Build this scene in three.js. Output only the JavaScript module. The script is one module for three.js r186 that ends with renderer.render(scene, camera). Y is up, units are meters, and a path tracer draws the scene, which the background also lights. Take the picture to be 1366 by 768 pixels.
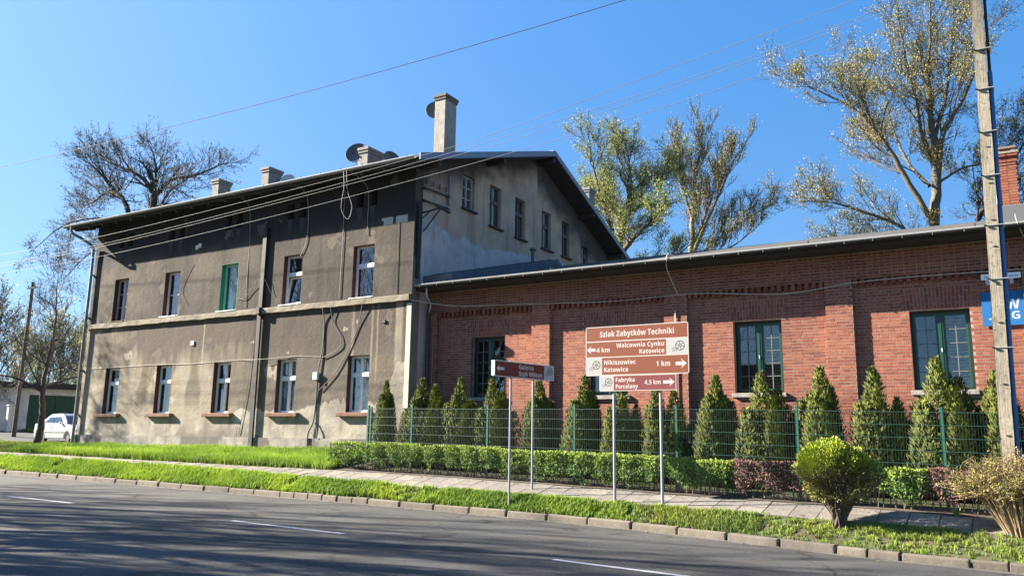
import * as THREE from 'three';
import { RoundedBoxGeometry } from 'three/addons/geometries/RoundedBoxGeometry.js';

// ---------------------------------------------------------------- camera, sky, sun, exposure
const scene = new THREE.Scene();
const camera = new THREE.PerspectiveCamera(38.75, 1024 / 575, 0.1, 900);
camera.position.set(15.627, 0.44, 20);
camera.rotation.order = 'YXZ';
camera.rotation.set(0.18385, 0.53958, 0.01526);
const renderer = new THREE.WebGLRenderer({ antialias: true });
renderer.setSize(1024, 575);
renderer.toneMapping = THREE.LinearToneMapping;
renderer.toneMappingExposure = 5.2;
renderer.shadowMap.enabled = true;
renderer.shadowMap.type = THREE.PCFSoftShadowMap;

const SUN = new THREE.Vector3(-3, 1.7, 1).normalize();
const sun = new THREE.DirectionalLight(new THREE.Color().setRGB(1, 0.9, 0.76), 5);
sun.position.copy(SUN).multiplyScalar(90).add(new THREE.Vector3(0, 0, 5));
sun.target.position.set(0, 0, 5);
sun.castShadow = true;
sun.shadow.mapSize.set(4096, 4096);
Object.assign(sun.shadow.camera, { left: -60, right: 60, top: 50, bottom: -40, near: 1, far: 260 });
scene.add(sun, sun.target);

{ // clear spring sky: deep blue overhead, paler to the horizon and round the sun
  const W = 1024, H = 512, d = new Float32Array(W * H * 4);
  const mix = (a, b, t) => a + (b - a) * t;
  const zen = [0.0072, 0.05, 0.143], mid = [0.015, 0.066, 0.17], hor = [0.098, 0.166, 0.222];
  for (let j = 0; j < H; j++) for (let i = 0; i < W; i++) {
    const el = ((j + 0.5) / H - 0.5) * Math.PI, az = ((i + 0.5) / W - 0.5) * 2 * Math.PI;
    const y = Math.sin(el), x = Math.cos(el) * Math.cos(az), z = Math.cos(el) * Math.sin(az);
    const c = x * SUN.x + y * SUN.y + z * SUN.z;
    const a = Math.max(0, y), k = (j * W + i) * 4;
    const t1 = Math.exp(-a * 5.8), t2 = Math.exp(-a * 1.9);
    const glow = 0.7 * Math.pow(Math.max(0, 0.5 + 0.5 * c), 5) + 0.3 * Math.pow(Math.max(0, c), 26);
    for (let q = 0; q < 3; q++) {
      let v = mix(zen[q], mid[q], t2); v = mix(v, hor[q], t1);
      v = v * (1 + glow * 1.2) + glow * [0.105, 0.09, 0.055][q];
      d[k + q] = y < 0 ? [0.07, 0.07, 0.055][q] : v;
    }
    d[k + 3] = 1;
  }
  const t = new THREE.DataTexture(d, W, H, THREE.RGBAFormat, THREE.FloatType);
  t.mapping = THREE.EquirectangularReflectionMapping; t.colorSpace = THREE.LinearSRGBColorSpace;
  t.magFilter = t.minFilter = THREE.LinearFilter; t.needsUpdate = true;
  scene.background = t; scene.environment = t;
}

// ---------------------------------------------------------------- helpers
function rng(seed) { let a = seed >>> 0; return () => { a = (a + 0x6D2B79F5) | 0; let t = Math.imul(a ^ (a >>> 15), 1 | a); t = (t + Math.imul(t ^ (t >>> 7), 61 | t)) ^ t; return ((t ^ (t >>> 14)) >>> 0) / 4294967296; }; }
const R0 = rng(7);
const lerp = (a, b, t) => a + (b - a) * t, clamp = (v, a = 0, b = 1) => Math.min(b, Math.max(a, v));
const sstep = (a, b, v) => { const t = clamp((v - a) / (b - a)); return t * t * (3 - 2 * t); };
function hash(i, j, s = 0) { let h = Math.imul(i | 0, 374761393) + Math.imul(j | 0, 668265263) + Math.imul(s | 0, 974634777); h = Math.imul(h ^ (h >>> 13), 1274126177); return ((h ^ (h >>> 16)) >>> 0) / 4294967296; }
function vnoise(x, y, s = 0, px = 0, py = 0) {
  const i = Math.floor(x), j = Math.floor(y), fx = x - i, fy = y - j, u = fx * fx * (3 - 2 * fx), v = fy * fy * (3 - 2 * fy);
  const m = (a, p) => p ? ((a % p) + p) % p : a;
  const h = (a, b) => hash(m(a, px), m(b, py), s);
  return lerp(lerp(h(i, j), h(i + 1, j), u), lerp(h(i, j + 1), h(i + 1, j + 1), u), v);
}
function fbm(x, y, s = 0, o = 4, px = 0, py = 0) { let a = 0, w = 0.5, t = 0; for (let k = 0; k < o; k++) { a += w * vnoise(x, y, s + k * 13, px, py); t += w; w *= 0.5; x *= 2; y *= 2; px *= 2; py *= 2; } return a / t; }
const interp = (tab) => (x) => { if (x <= tab[0][0]) return tab[0][1]; for (let k = 1; k < tab.length; k++) if (x <= tab[k][0]) { const [a, b] = [tab[k - 1], tab[k]]; return lerp(a[1], b[1], (x - a[0]) / (b[0] - a[0])); } return tab[tab.length - 1][1]; };
const toS = (v) => { v = clamp(v); return Math.round(255 * (v <= 0.0031308 ? 12.92 * v : 1.055 * Math.pow(v, 1 / 2.4) - 0.055)); };
function tex(w, h, fn, rep) {
  const d = new Uint8Array(w * h * 4);
  for (let j = 0; j < h; j++) for (let i = 0; i < w; i++) { const c = fn((i + 0.5) / w, (j + 0.5) / h), k = (j * w + i) * 4; d[k] = toS(c[0]); d[k + 1] = toS(c[1]); d[k + 2] = toS(c[2]); d[k + 3] = 255; }
  const t = new THREE.DataTexture(d, w, h, THREE.RGBAFormat); t.colorSpace = THREE.SRGBColorSpace; t.magFilter = THREE.LinearFilter; t.minFilter = THREE.LinearMipmapLinearFilter; t.generateMipmaps = true;
  t.wrapS = t.wrapT = THREE.RepeatWrapping; if (rep) t.repeat.set(rep[0], rep[1]); t.needsUpdate = true; return t;
}
function gtex(w, h, fn, rep) { // grey data (bump)
  const d = new Uint8Array(w * h * 4);
  for (let j = 0; j < h; j++) for (let i = 0; i < w; i++) { const v = Math.round(255 * clamp(fn((i + 0.5) / w, (j + 0.5) / h))), k = (j * w + i) * 4; d[k] = d[k + 1] = d[k + 2] = v; d[k + 3] = 255; }
  const t = new THREE.DataTexture(d, w, h, THREE.RGBAFormat); t.magFilter = THREE.LinearFilter; t.wrapS = t.wrapT = THREE.RepeatWrapping; if (rep) t.repeat.set(rep[0], rep[1]); t.needsUpdate = true; return t;
}
const rgb = (r, g, b) => new THREE.Color().setRGB(r, g, b);
const mat = (r, g, b, rough = 0.85, o = {}) => new THREE.MeshStandardMaterial({ color: rgb(r, g, b), roughness: rough, ...o });

function merge(list) { // one geometry with position, normal, uv (and colour where given)
  const P = [], N = [], U = [], C = []; const col = list.some((g) => g.attributes.color);
  for (const g0 of list) {
    const g = g0.index ? g0.toNonIndexed() : g0, p = g.attributes.position, n = g.attributes.normal, u = g.attributes.uv, c = g.attributes.color;
    for (let i = 0; i < p.count; i++) { P.push(p.getX(i), p.getY(i), p.getZ(i)); N.push(n.getX(i), n.getY(i), n.getZ(i)); U.push(u ? u.getX(i) : 0, u ? u.getY(i) : 0); if (col) C.push(c ? c.getX(i) : 1, c ? c.getY(i) : 1, c ? c.getZ(i) : 1); }
  }
  const g = new THREE.BufferGeometry();
  g.setAttribute('position', new THREE.Float32BufferAttribute(P, 3)); g.setAttribute('normal', new THREE.Float32BufferAttribute(N, 3)); g.setAttribute('uv', new THREE.Float32BufferAttribute(U, 2));
  if (col) g.setAttribute('color', new THREE.Float32BufferAttribute(C, 3));
  return g;
}
function geo(P, idx, U, C) {
  const g = new THREE.BufferGeometry(); g.setAttribute('position', new THREE.Float32BufferAttribute(P, 3));
  if (idx) g.setIndex(idx); if (U) g.setAttribute('uv', new THREE.Float32BufferAttribute(U, 2)); if (C) g.setAttribute('color', new THREE.Float32BufferAttribute(C, 3));
  g.computeVertexNormals(); return g;
}
const bx = (w, h, d, x = 0, y = 0, z = 0, ry = 0, rx = 0, rz = 0) => { const g = new THREE.BoxGeometry(w, h, d); if (rx) g.rotateX(rx); if (rz) g.rotateZ(rz); if (ry) g.rotateY(ry); g.translate(x, y, z); return g; };
const span = (x0, x1, y0, y1, z0, z1) => bx(x1 - x0, y1 - y0, z1 - z0, (x0 + x1) / 2, (y0 + y1) / 2, (z0 + z1) / 2);
const rbx = (w, h, d, r, x = 0, y = 0, z = 0) => { const g = new RoundedBoxGeometry(w, h, d, 1, r); g.translate(x, y, z); return g; };
const V = (x, y, z) => new THREE.Vector3(x, y, z);
function rod(a, b, r0, r1 = r0, n = 8) { const A = V(...a), B = V(...b), L = A.distanceTo(B), g = new THREE.CylinderGeometry(r1, r0, L, n); g.translate(0, L / 2, 0); g.applyQuaternion(new THREE.Quaternion().setFromUnitVectors(V(0, 1, 0), B.clone().sub(A).normalize())); g.translate(A.x, A.y, A.z); return g; }
const pipe = (pts, r, seg = pts.length * 6, n = 6) => new THREE.TubeGeometry(new THREE.CatmullRomCurve3(pts.map((p) => V(...p)), false, 'centripetal'), seg, r, n, false);
function planarUV(g, fu) { const p = g.attributes.position, n = g.attributes.normal, u = new Float32Array(p.count * 2); for (let i = 0; i < p.count; i++) { const q = fu(p.getX(i), p.getY(i), p.getZ(i), n.getX(i), n.getY(i), n.getZ(i)); u[2 * i] = q[0]; u[2 * i + 1] = q[1]; } g.setAttribute('uv', new THREE.BufferAttribute(u, 2)); return g; }
const metreUV = (g, s = 1) => planarUV(g, (x, y, z, nx, ny, nz) => (Math.abs(ny) > 0.7 ? [x / s, z / s] : Math.abs(nx) > 0.7 ? [z / s, y / s] : [x / s, y / s]));

const used = {};
const numbered = (n) => { used[n] = (used[n] ?? -1) + 1; return used[n] ? n + '_' + String(used[n]).padStart(3, '0') : n; };
function tag(o, label, category, group) { o.userData.label = label; o.userData.category = category; if (group) o.userData.group = group; return o; }
function thing(name, label, category, p = [0, 0, 0], turn = 0, group) { const o = new THREE.Group(); o.name = numbered(name); o.position.set(...p); o.rotation.y = turn; scene.add(o); return tag(o, label, category, group); }
function part(name, g, m, parent, label) { const o = new THREE.Mesh(Array.isArray(g) ? merge(g) : g, m); o.name = name; o.castShadow = o.receiveShadow = true; parent.add(o); if (label) o.userData.label = label; return o; }
function solo(name, g, m, label, category, group) { const o = part(numbered(name), g, m, scene); return tag(o, label, category, group); }
function struct(name, g, m, label) { const o = part(name, g, m, scene); o.userData.kind = 'structure'; if (label) o.userData.label = label; return o; }
function sub(name, parent) { const o = new THREE.Group(); o.name = name; parent.add(o); return o; }
const stuff = (o) => { o.userData.kind = 'stuff'; return o; };

// ---------------------------------------------------------------- the ground: heights along the street (it falls to the right)
const yr = interp([[-160, 0.7], [-40, -0.63], [-14, -0.94], [-5, -1.05], [2, -1.13], [7.5, -1.22], [11.6, -1.32], [15.7, -1.39], [40, -1.8], [120, -3]]);
const kz = interp([[-160, 4.25], [-14, 4.22], [-5, 4.05], [2, 4.04], [7.4, 4.06], [9.5, 4.2], [11.4, 4.45], [13.6, 4.96], [15.7, 5.05], [60, 5.05]]);
const zF = (x) => 2.5 + 0.027 * clamp(x, -6, 25), zN = (x) => zF(x) + 1.0;
const yF = interp([[-160, 1], [-60, -0.02], [-30, -0.2], [-18, -0.29], [-12, -0.36], [-7, -0.42], [-0.7, -0.45], [3.5, -0.51], [6.7, -0.58], [9.4, -0.66], [12, -0.70], [15.4, -0.79], [40, -1.3]]);
const yN = interp([[-160, 0.95], [-60, -0.1], [-30, -0.28], [-16, -0.38], [-10.5, -0.44], [-5.6, -0.52], [-2.6, -0.57], [0.3, -0.66], [4.2, -0.72], [7.2, -0.78], [9.8, -0.83], [12.1, -0.88], [13.5, -0.915], [15.35, -0.95], [40, -1.45]]);
const kerbTop = (x) => yr(x) + 0.118;
const wallZ = (x) => (x > 0 ? -0.95 : 0), wallY = (x) => (x > 0 ? -0.32 - 0.018 * x : x > -17 ? -0.03 - 0.005 * -x : -0.115 + 0.0);
const backRise = (x, z) => 0.66 * sstep(28, 41, -x - 0.5 * z) + 0.2 * sstep(60, 140, Math.hypot(x, z));
function ground(x, z) {
  const k = kz(x);
  if (z > 15.1) return yr(x) + 0.14 + 0.02 * Math.min(4, z - 15.1);
  if (z > k - 0.16) return yr(x) - 0.06;
  const n = zN(x), f = zF(x), w = wallZ(x);
  if (z > n) return lerp(kerbTop(x) - 0.03, yN(x) - 0.02, (k - 0.16 - z) / (k - 0.16 - n));
  if (z > f) return lerp(yN(x) - 0.03, yF(x) - 0.03, (n - z) / (n - f));
  if (z > w) return lerp(yF(x), wallY(x), (f - z) / (f - w)) + (x < -17 ? backRise(x, z) : 0);
  return (x > -17 && x <= 0 && z > -15 ? wallY(x) : x > 0 ? wallY(Math.min(x, 20)) + 0.3 * sstep(0, 20, -z) : -0.115) + (x < -17 || z < -15 ? backRise(x, z) : 0);
}
// ---------------------------------------------------------------- materials of the setting
const crackAt = (x, z) => { const w = 0.5 * (fbm(x * 1.1, z * 1.1, 15, 3) - 0.5); return Math.abs(fbm(x * 0.42 + w, z * 0.5 + w + 20, 17, 3) - 0.5); };
const asphaltTex = tex(2048, 1024, (u, v) => { // 24 m along the road, 12 m across
  const x = u * 24, z = v * 12, a = fbm(u * 10, v * 6, 3, 4, 10, 6), b = vnoise(u * 1024, v * 512, 5, 1024, 512), c = hash(Math.floor(u * 2048), Math.floor(v * 1024), 9), e = fbm(u * 5, v * 40, 21, 3, 5, 40);
  let k = 0.04 + 0.026 * (a - 0.5) + 0.03 * (b - 0.5) + 0.02 * (c - 0.5) + 0.02 * (e - 0.5); if (c > 0.94) k += 0.03;
  for (const t of [5.4, 7.1, 10.6, 12.4]) { const d = ((z - t) % 12 + 12) % 12, q = Math.min(d, 12 - d); k *= 1 + 0.16 * Math.exp(-((q / 0.38) ** 2)); } // tyre-polished tracks
  if (x > 2.2 && x < 7.9 && z > 9.4 && z < 11.6 + 0.1 * (a - 0.5)) k *= 0.68; if (x > 14.5 && x < 17.2 && z > 5 && z < 7.4) k *= 0.84; // trench patches
  const cr = crackAt(x, z); if (cr < 0.006 && a > 0.4) k *= 0.3; else if (cr < 0.012 && a > 0.4) k *= 0.75; if (Math.abs(z - 8.55 - 0.12 * (fbm(u * 60, 1, 23, 3, 60) - 0.5)) < 0.016) k *= 0.4; // seam beside the centre line
  const st = fbm(u * 14, v * 8, 25, 3, 14, 8); if (st > 0.68) k *= 0.82;
  return [k * 1.05, k * 0.99, k * 0.93];
});
const asphaltBump = gtex(512, 512, (u, v) => 0.5 * vnoise(u * 200, v * 200, 5, 200, 200) + 0.5 * vnoise(u * 256, v * 256, 8, 256, 256), [12, 6]);
const asphalt = new THREE.MeshStandardMaterial({ map: asphaltTex, bumpMap: asphaltBump, bumpScale: 0.006, roughness: 0.88 });
const soilTex = tex(512, 512, (u, v) => { const a = fbm(u * 10, v * 10, 41, 5, 10, 10), b = vnoise(u * 200, v * 200, 42, 200, 200); const k = 0.7 + 0.6 * (b - 0.5); const g = sstep(0.32, 0.55, a); return [lerp(0.1, 0.075, g) * k, lerp(0.078, 0.105, g) * k, lerp(0.05, 0.024, g) * k]; });
const soil = new THREE.MeshStandardMaterial({ map: soilTex, roughness: 1 });
const concreteTex = tex(512, 512, (u, v) => { const a = fbm(u * 6, v * 6, 61, 5, 6, 6), b = vnoise(u * 180, v * 180, 62, 180, 180), c = fbm(u * 30, v * 30, 64, 3, 30, 30); const k = 0.78 + 0.5 * (a - 0.5) + 0.3 * (b - 0.5) - (c < 0.33 ? 0.12 : 0); return [k, k * 0.985, k * 0.955]; });
const concreteBump = gtex(256, 256, (u, v) => fbm(u * 40, v * 40, 66, 3, 40, 40));
const conc = (r, g, b, o = {}) => new THREE.MeshStandardMaterial({ color: rgb(r, g, b), map: concreteTex, bumpMap: concreteBump, bumpScale: 0.004, roughness: 0.92, ...o });

{ // the terrain: one sheet that reaches the horizon
  const xs = [], P = [], U = [], I = [];
  for (let x = -420; x < -60; x += 30) xs.push(x); for (let x = -60; x < -18; x += 1.5) xs.push(x); xs.push(-17.6, -17.05, -16.95);
  for (let x = -16.5; x < -0.2; x += 0.75) xs.push(x); xs.push(-0.01, 0.01); for (let x = 0.5; x < 22; x += 0.5) xs.push(x); for (let x = 22; x <= 60; x += 4) xs.push(x); for (let x = 90; x <= 420; x += 60) xs.push(x);
  const zs = (x) => { const k = kz(x), n = zN(x), f = zF(x), w = wallZ(x); const a = [420, 200, 90, 45, 25, 18, 15.11, 15.1, k + 0.5, k - 0.155, k - 0.17]; const add = (p, q, m) => { for (let i = 1; i <= m; i++) a.push(lerp(p, q, i / m)); }; add(k - 0.17, n, 4); a.push(n - 0.01); add(n - 0.01, f, 2); a.push(f - 0.01); add(f - 0.01, w, 5); for (const z of [-0.06, -1.5, -3, -5, -7.5, -10, -12.5, -15, -15.2, -18, -22, -28, -36, -50, -75, -120, -200, -420]) a.push(w + z); return a; };
  let m = 0;
  xs.forEach((x, i) => { const z = zs(x); m = z.length; z.forEach((q) => { P.push(x, ground(x, q) + 0.012 * (fbm(x * 1.3 + 50, q * 1.3 + 50, 70, 2) - 0.5), q); U.push(x / 2.2, q / 2.2); }); if (i) for (let j = 1; j < m; j++) { const a = (i - 1) * m + j - 1, b = a + 1, c = i * m + j - 1, d = c + 1; I.push(a, c, b, b, c, d); } });
  struct('ground', geo(P, I, U), soil);
}
function strip(x0, x1, dx, zs, yf, uvs, uvs2) { const P = [], U = [], I = []; let n = 0, m = 0; for (let x = x0; x <= x1 + 1e-6; x += dx) { const z = zs(x); m = z.length; for (const q of z) { P.push(x, yf(x, q), q); U.push(x / uvs, q / (uvs2 ?? uvs)); } if (n) for (let j = 1; j < m; j++) { const a = (n - 1) * m + j - 1, b = a + 1, c = n * m + j - 1, d = c + 1; I.push(a, b, c, b, d, c); } n++; } return geo(P, I, U); }
const road = struct('road', strip(-160, 80, 1, (x) => [kz(x) - 0.03, kz(x) + 0.4, kz(x) + 2, 8.9, 11, 14.87], (x, z) => yr(x) + 0.03 * Math.sin(Math.PI * clamp((z - 4) / 9.8)) - 0.03, 24, 12), asphalt);
const roadY = (x, z) => yr(x) + 0.03 * Math.sin(Math.PI * clamp((z - 4) / 9.8)) - 0.03;
const paint = new THREE.MeshStandardMaterial({ roughness: 0.7, map: tex(256, 64, (u, v) => { const a = fbm(u * 40, v * 10, 80, 4, 40, 10), k = a < 0.3 ? 0.22 : 0.5 + 0.2 * (a - 0.5); return [k, k, k * 0.97]; }) });
for (const [x0, x1] of [[-20.4, -17.5], [-12.6, -9.8], [-4.95, -2.3], [2.85, 5.65], [9.75, 12.7], [17, 20]]) {
  const P = [], U = [], I = []; let n = 0; for (let x = x0; x <= x1 + 0.001; x += (x1 - x0) / 6) { for (const q of [8.83, 8.95]) { P.push(x, roadY(x, q) + 0.005, q); U.push((x - x0) / 3, (q - 8.83) / 0.12); } if (n) { const a = 2 * n - 2; I.push(a, a + 1, a + 2, a + 1, a + 3, a + 2); } n++; }
  part('lane_marking', geo(P, I, U), paint, road);
}
{ // dusty gutter line along the kerb
  const dust = new THREE.MeshStandardMaterial({ roughness: 1, map: tex(512, 64, (u, v) => { const a = fbm(u * 60, v * 6, 90, 4, 60, 6), k = 0.085 + 0.08 * (a - 0.5); return [k * 1.04, k * 0.97, k * 0.86]; }) });
  const P = [], U = [], I = []; let n = 0; const r = rng(91);
  for (let x = -60; x <= 30; x += 0.3) { const w = 0.1 + 0.24 * fbm(x * 0.9 + 90, 3, 92, 4); const k = kz(x); P.push(x, roadY(x, k) + 0.005, k - 0.02, x, roadY(x, k + w) + 0.0045, k + w); U.push(x / 6, 0, x / 6, 1); if (n) { const a = 2 * n - 2; I.push(a, a + 1, a + 2, a + 1, a + 3, a + 2); } n++; }
  part('gutter_dust', geo(P, I, U), dust, road);
}
{ // kerb stones along the far side, one by one; the near kerb is out of the picture
  const kerb = new THREE.Group(); kerb.name = 'kerb'; kerb.userData.kind = 'structure'; scene.add(kerb);
  const ms = [conc(0.165, 0.142, 0.112), conc(0.14, 0.122, 0.1), conc(0.18, 0.156, 0.124)], r = rng(11);
  const shapes = [0, 1, 2, 3].map((i) => { const g = new RoundedBoxGeometry(0.985 - 0.006 * i, 0.4, 0.16, 3, 0.036), p = g.attributes.position; for (let q = 0; q < p.count; q++) { const x = p.getX(q), y = p.getY(q), z = p.getZ(q); const n = fbm(x * 6 + i * 9 + 30, y * 9 + z * 7 + 30, 12 + i, 3) - 0.5; p.setXYZ(q, x, y + (y > 0 ? 0.035 * n : 0), z + (z > 0 ? 0.03 * n - (y > 0 ? 0.03 : 0) : 0)); } g.computeVertexNormals(); return metreUV(g); });
  for (let x = -48.5; x < 30; x += 1) {
    const half = (hash(x * 2, 5) < 0.16); const k = kz(x), an = Math.atan2(kz(x + 0.5) - kz(x - 0.5), 1), sl = Math.atan2(kerbTop(x + 0.5) - kerbTop(x - 0.5), 1);
    for (const h of half ? [-0.25, 0.25] : [0]) { const o = part('kerb_stone', shapes[Math.floor(r() * 4)], ms[Math.floor(r() * 3)], kerb); if (half) o.scale.x = 0.495; o.position.set(x + h, kerbTop(x + h) - 0.205 + 0.022 * (r() - 0.5), kz(x + h) - 0.075 + 0.035 * (r() - 0.5)); o.rotation.set(-0.05 * r(), -an + 0.035 * (r() - 0.5), sl + 0.014 * (r() - 0.5)); }
  }
  const near = new THREE.Group(); near.name = 'near_kerb'; near.userData.kind = 'structure'; scene.add(near);
  for (let x = -30.5; x < 25; x += 1) { const o = part('kerb_stone', shapes[Math.floor(r() * 4)], ms[Math.floor(r() * 3)], near); o.position.set(x, kerbTop(x) - 0.2, 14.95); }
}
{ // worn concrete slabs of the pavement
  const pav = new THREE.Group(); pav.name = 'pavement'; pav.userData.kind = 'structure'; scene.add(pav);
  const ms = [conc(0.215, 0.195, 0.168), conc(0.19, 0.175, 0.153), conc(0.24, 0.218, 0.185), conc(0.172, 0.16, 0.143)], r = rng(21);
  const shapes = [0, 1, 2].map((i) => metreUV(new RoundedBoxGeometry(0.489 - 0.003 * i, 0.07, 0.489, 1, 0.006)));
  for (let x = -34.75; x < 24; x += 0.5) for (let c = 0; c < 2; c++) {
    const t0 = (c + 0.5) / 2, z = lerp(zN(x), zF(x), t0), y = lerp(yN(x), yF(x), t0), sx = (yF(x + 0.25) - yF(x - 0.25)) / 0.5;
    const o = part('paving_slab', shapes[Math.floor(r() * 3)], ms[Math.floor(r() * 4)], pav);
    o.position.set(x + 0.004 * (r() - 0.5), y - 0.03 + 0.014 * (r() - 0.5), z); o.rotation.set((yF(x) - yN(x)) / 1.0 + 0.014 * (r() - 0.5), 0.012 * (r() - 0.5), sx + 0.012 * (r() - 0.5));
    if (x < -11.6) stuff(o);
  }
}
{ // an asphalt lane branching off on the left, behind the grass
  const P = [], U = [], I = []; const pts = [[-64, -16], [-46, -9.4], [-38, -7], [-33, -5.8], [-28, -5.2], [-24, -5.0], [-20, -5.0], [-17.2, -5.2]]; let n = 0;
  for (const [x, z] of pts) { for (const w of [-1.8, 1.8]) { P.push(x, ground(x, z + w) + 0.03, z + w); U.push(x / 24, (z + w) / 12); } if (n) { const a = 2 * n - 2; I.push(a, a + 1, a + 2, a + 1, a + 3, a + 2); } n++; }
  struct('side_lane', geo(P, I, U), asphalt);
}
// ---------------------------------------------------------------- grass
const grassMats = [0, 1, 2].map((i) => new THREE.MeshPhysicalMaterial({ color: [rgb(0.15, 0.21, 0.026), rgb(0.215, 0.33, 0.024), rgb(0.13, 0.27, 0.02)][i], roughness: 1, side: THREE.DoubleSide, transmission: 0.3, thickness: 0, vertexColors: true }));
function tuft(seed, n, h, spread) { const r = rng(seed), P = [], C = [], I = []; for (let k = 0; k < n; k++) { const a = r() * 6.283, q = spread * Math.sqrt(r()), x = q * Math.cos(a), z = q * Math.sin(a), b = r() * 6.283, w = 0.006 + 0.005 * r(), hh = h * (0.55 + 0.6 * r()), le = hh * (0.15 + 0.6 * r()), lx = Math.cos(b) * le, lz = Math.sin(b) * le, s = P.length / 3; const px = -Math.sin(b) * w, pz = Math.cos(b) * w; P.push(x - px, 0, z - pz, x + px, 0, z + pz, x - px * 0.7 + lx * 0.35, hh * 0.6, z - pz * 0.7 + lz * 0.35, x + px * 0.7 + lx * 0.35, hh * 0.6, z + pz * 0.7 + lz * 0.35, x + lx, hh, z + lz); const y = 0.8 + 0.5 * r(); for (let q2 = 0; q2 < 5; q2++) { const t = q2 < 2 ? 0.6 : q2 < 4 ? 1 : 1.25; C.push(t * y * (r() < 0.08 ? 1.5 : 1), t * y, t * y); } I.push(s, s + 1, s + 2, s + 1, s + 3, s + 2, s + 2, s + 3, s + 4); } return geo(P, I, null, C); }
const tufts = [tuft(1, 16, 0.1, 0.075), tuft(2, 18, 0.085, 0.08), tuft(3, 16, 0.2, 0.09)];
function sow(name, label, mi, list, gi) { // one mat of grass
  const im = new THREE.InstancedMesh(tufts[gi], grassMats[mi], list.length), M = new THREE.Matrix4(), q = new THREE.Quaternion(), r = rng(list.length + gi), c = new THREE.Color();
  list.forEach(([x, y, z, s], k) => { q.setFromAxisAngle(V(0, 1, 0), r() * 6.283); im.setMatrixAt(k, M.compose(V(x, y, z), q, V(s, s * (0.75 + 0.5 * r()), s))); const f = fbm(x * 0.8 + 40, z * 1.6 + 40, 33, 3) - 0.5, b = 0.88 + 0.9 * f + 0.25 * (r() - 0.5); im.setColorAt(k, c.setRGB(b * (1 + 0.4 * f), b, b)); });
  im.name = name; im.castShadow = im.receiveShadow = true; scene.add(im); tag(im, label, 'grass'); stuff(im);
}
{
  const r = rng(31), verge = [], lawn = [], far = [], dry = [];
  for (let k = 0; k < 56000; k++) { const x = -44 + 62 * Math.pow(r(), 0.8), t = r(), n = zN(x) - 0.02, k0 = kz(x) - 0.17; const z = lerp(k0, n, t); const bare = fbm(x * 1.1 + 20, z * 2.2 + 20, 35, 3) + (x > 8 ? 0.2 : -0.07) * (1 - t) + (Math.hypot(x - 12.9, (z - 4.0) * 1.4) < 0.9 ? 0.22 : 0) + (t < 0.18 ? 0.12 : 0); if (bare > 0.6 && r() < 0.9) continue; (x > 9 && r() < 0.8 ? dry : verge).push([x, ground(x, z) - 0.01, z, (0.6 + 0.7 * r()) * (x < 4 ? 1.05 : 0.85)]); }
  for (let k = 0; k < 30000; k++) { const x = -17.2 + 16.5 * r(), f = zF(x) - 0.02, z = lerp(0.28, f, Math.pow(r(), 0.9)); lawn.push([x, ground(x, z) - 0.01, z, 0.5 + 0.75 * r() * (0.5 + fbm(x + 9, z * 2 + 9, 37, 3))]); }
  for (let k = 0; k < 26000; k++) { const x = -17.2 - 30 * Math.pow(r(), 1.2), z = lerp(-9, zF(x), r()); const lane = Math.abs(z - interp([[-64, -16], [-46, -9.4], [-38, -7], [-33, -5.8], [-28, -5.2], [-24, -5.0], [-20, -5.0]])(x)) < 1.8; if (lane) continue; far.push([x, ground(x, z) - 0.01, z, 0.9 + 0.8 * r()]); }
  // fallen leaves, twigs and crumbs of soil along the verge, the pavement and the gutter
  { const rr = rng(39), P = [], I = [], C = []; for (let k = 0; k < 2600; k++) { const x = -14 + 32 * Math.pow(rr(), 0.7), w = rr(); const z = w < 0.45 ? lerp(kz(x) - 0.3, zN(x), Math.pow(rr(), 1.6)) : w < 0.75 ? lerp(zN(x), zF(x) + 0.05, rr() < 0.5 ? rr() * 0.15 : 1 - rr() * 0.22) : kz(x) + 0.02 + 0.35 * rr() * rr(); const y = (z > kz(x) ? roadY(x, z) : w < 0.45 ? ground(x, z) + 0.02 : lerp(yN(x), yF(x), (zN(x) - z)) + 0.012) + 0.004, s = 0.012 + 0.022 * rr(), a = 6.28 * rr(), l = 0.3 + 0.7 * rr(), n = P.length / 3, h = 0.012 * rr(); const ca = Math.cos(a) * s, sa = Math.sin(a) * s; P.push(x - ca, y, z - sa, x + sa * l, y + h, z - ca * l, x + ca, y + h * 0.4, z + sa, x - sa * l, y, z + ca * l); I.push(n, n + 2, n + 1, n, n + 3, n + 2); const c = rr(), b = 0.5 + 0.8 * rr(); for (let q = 0; q < 4; q++) C.push(lerp(0.12, 0.22, c) * b, lerp(0.085, 0.16, c) * b, 0.06 * b); }
    const m = part('leaf_litter', geo(P, I, null, C), new THREE.MeshStandardMaterial({ vertexColors: true, roughness: 1, side: THREE.DoubleSide }), scene); tag(m, 'brown fallen leaves and crumbs scattered along the verge and the pavement edge', 'litter'); stuff(m); }
  sow('verge_grass', 'short bright green grass on the verge between the kerb and the pavement', 1, verge, 0);
  sow('thin_grass', 'thin patchy grass with bare soil on the verge round the clipped shrub', 0, dry, 1);
  sow('lawn_grass', 'lush long green grass at the foot of the grey tenement house', 1, lawn, 2);
  sow('far_grass', 'green grass around the parked car left of the house', 0, far, 0);
}
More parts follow.
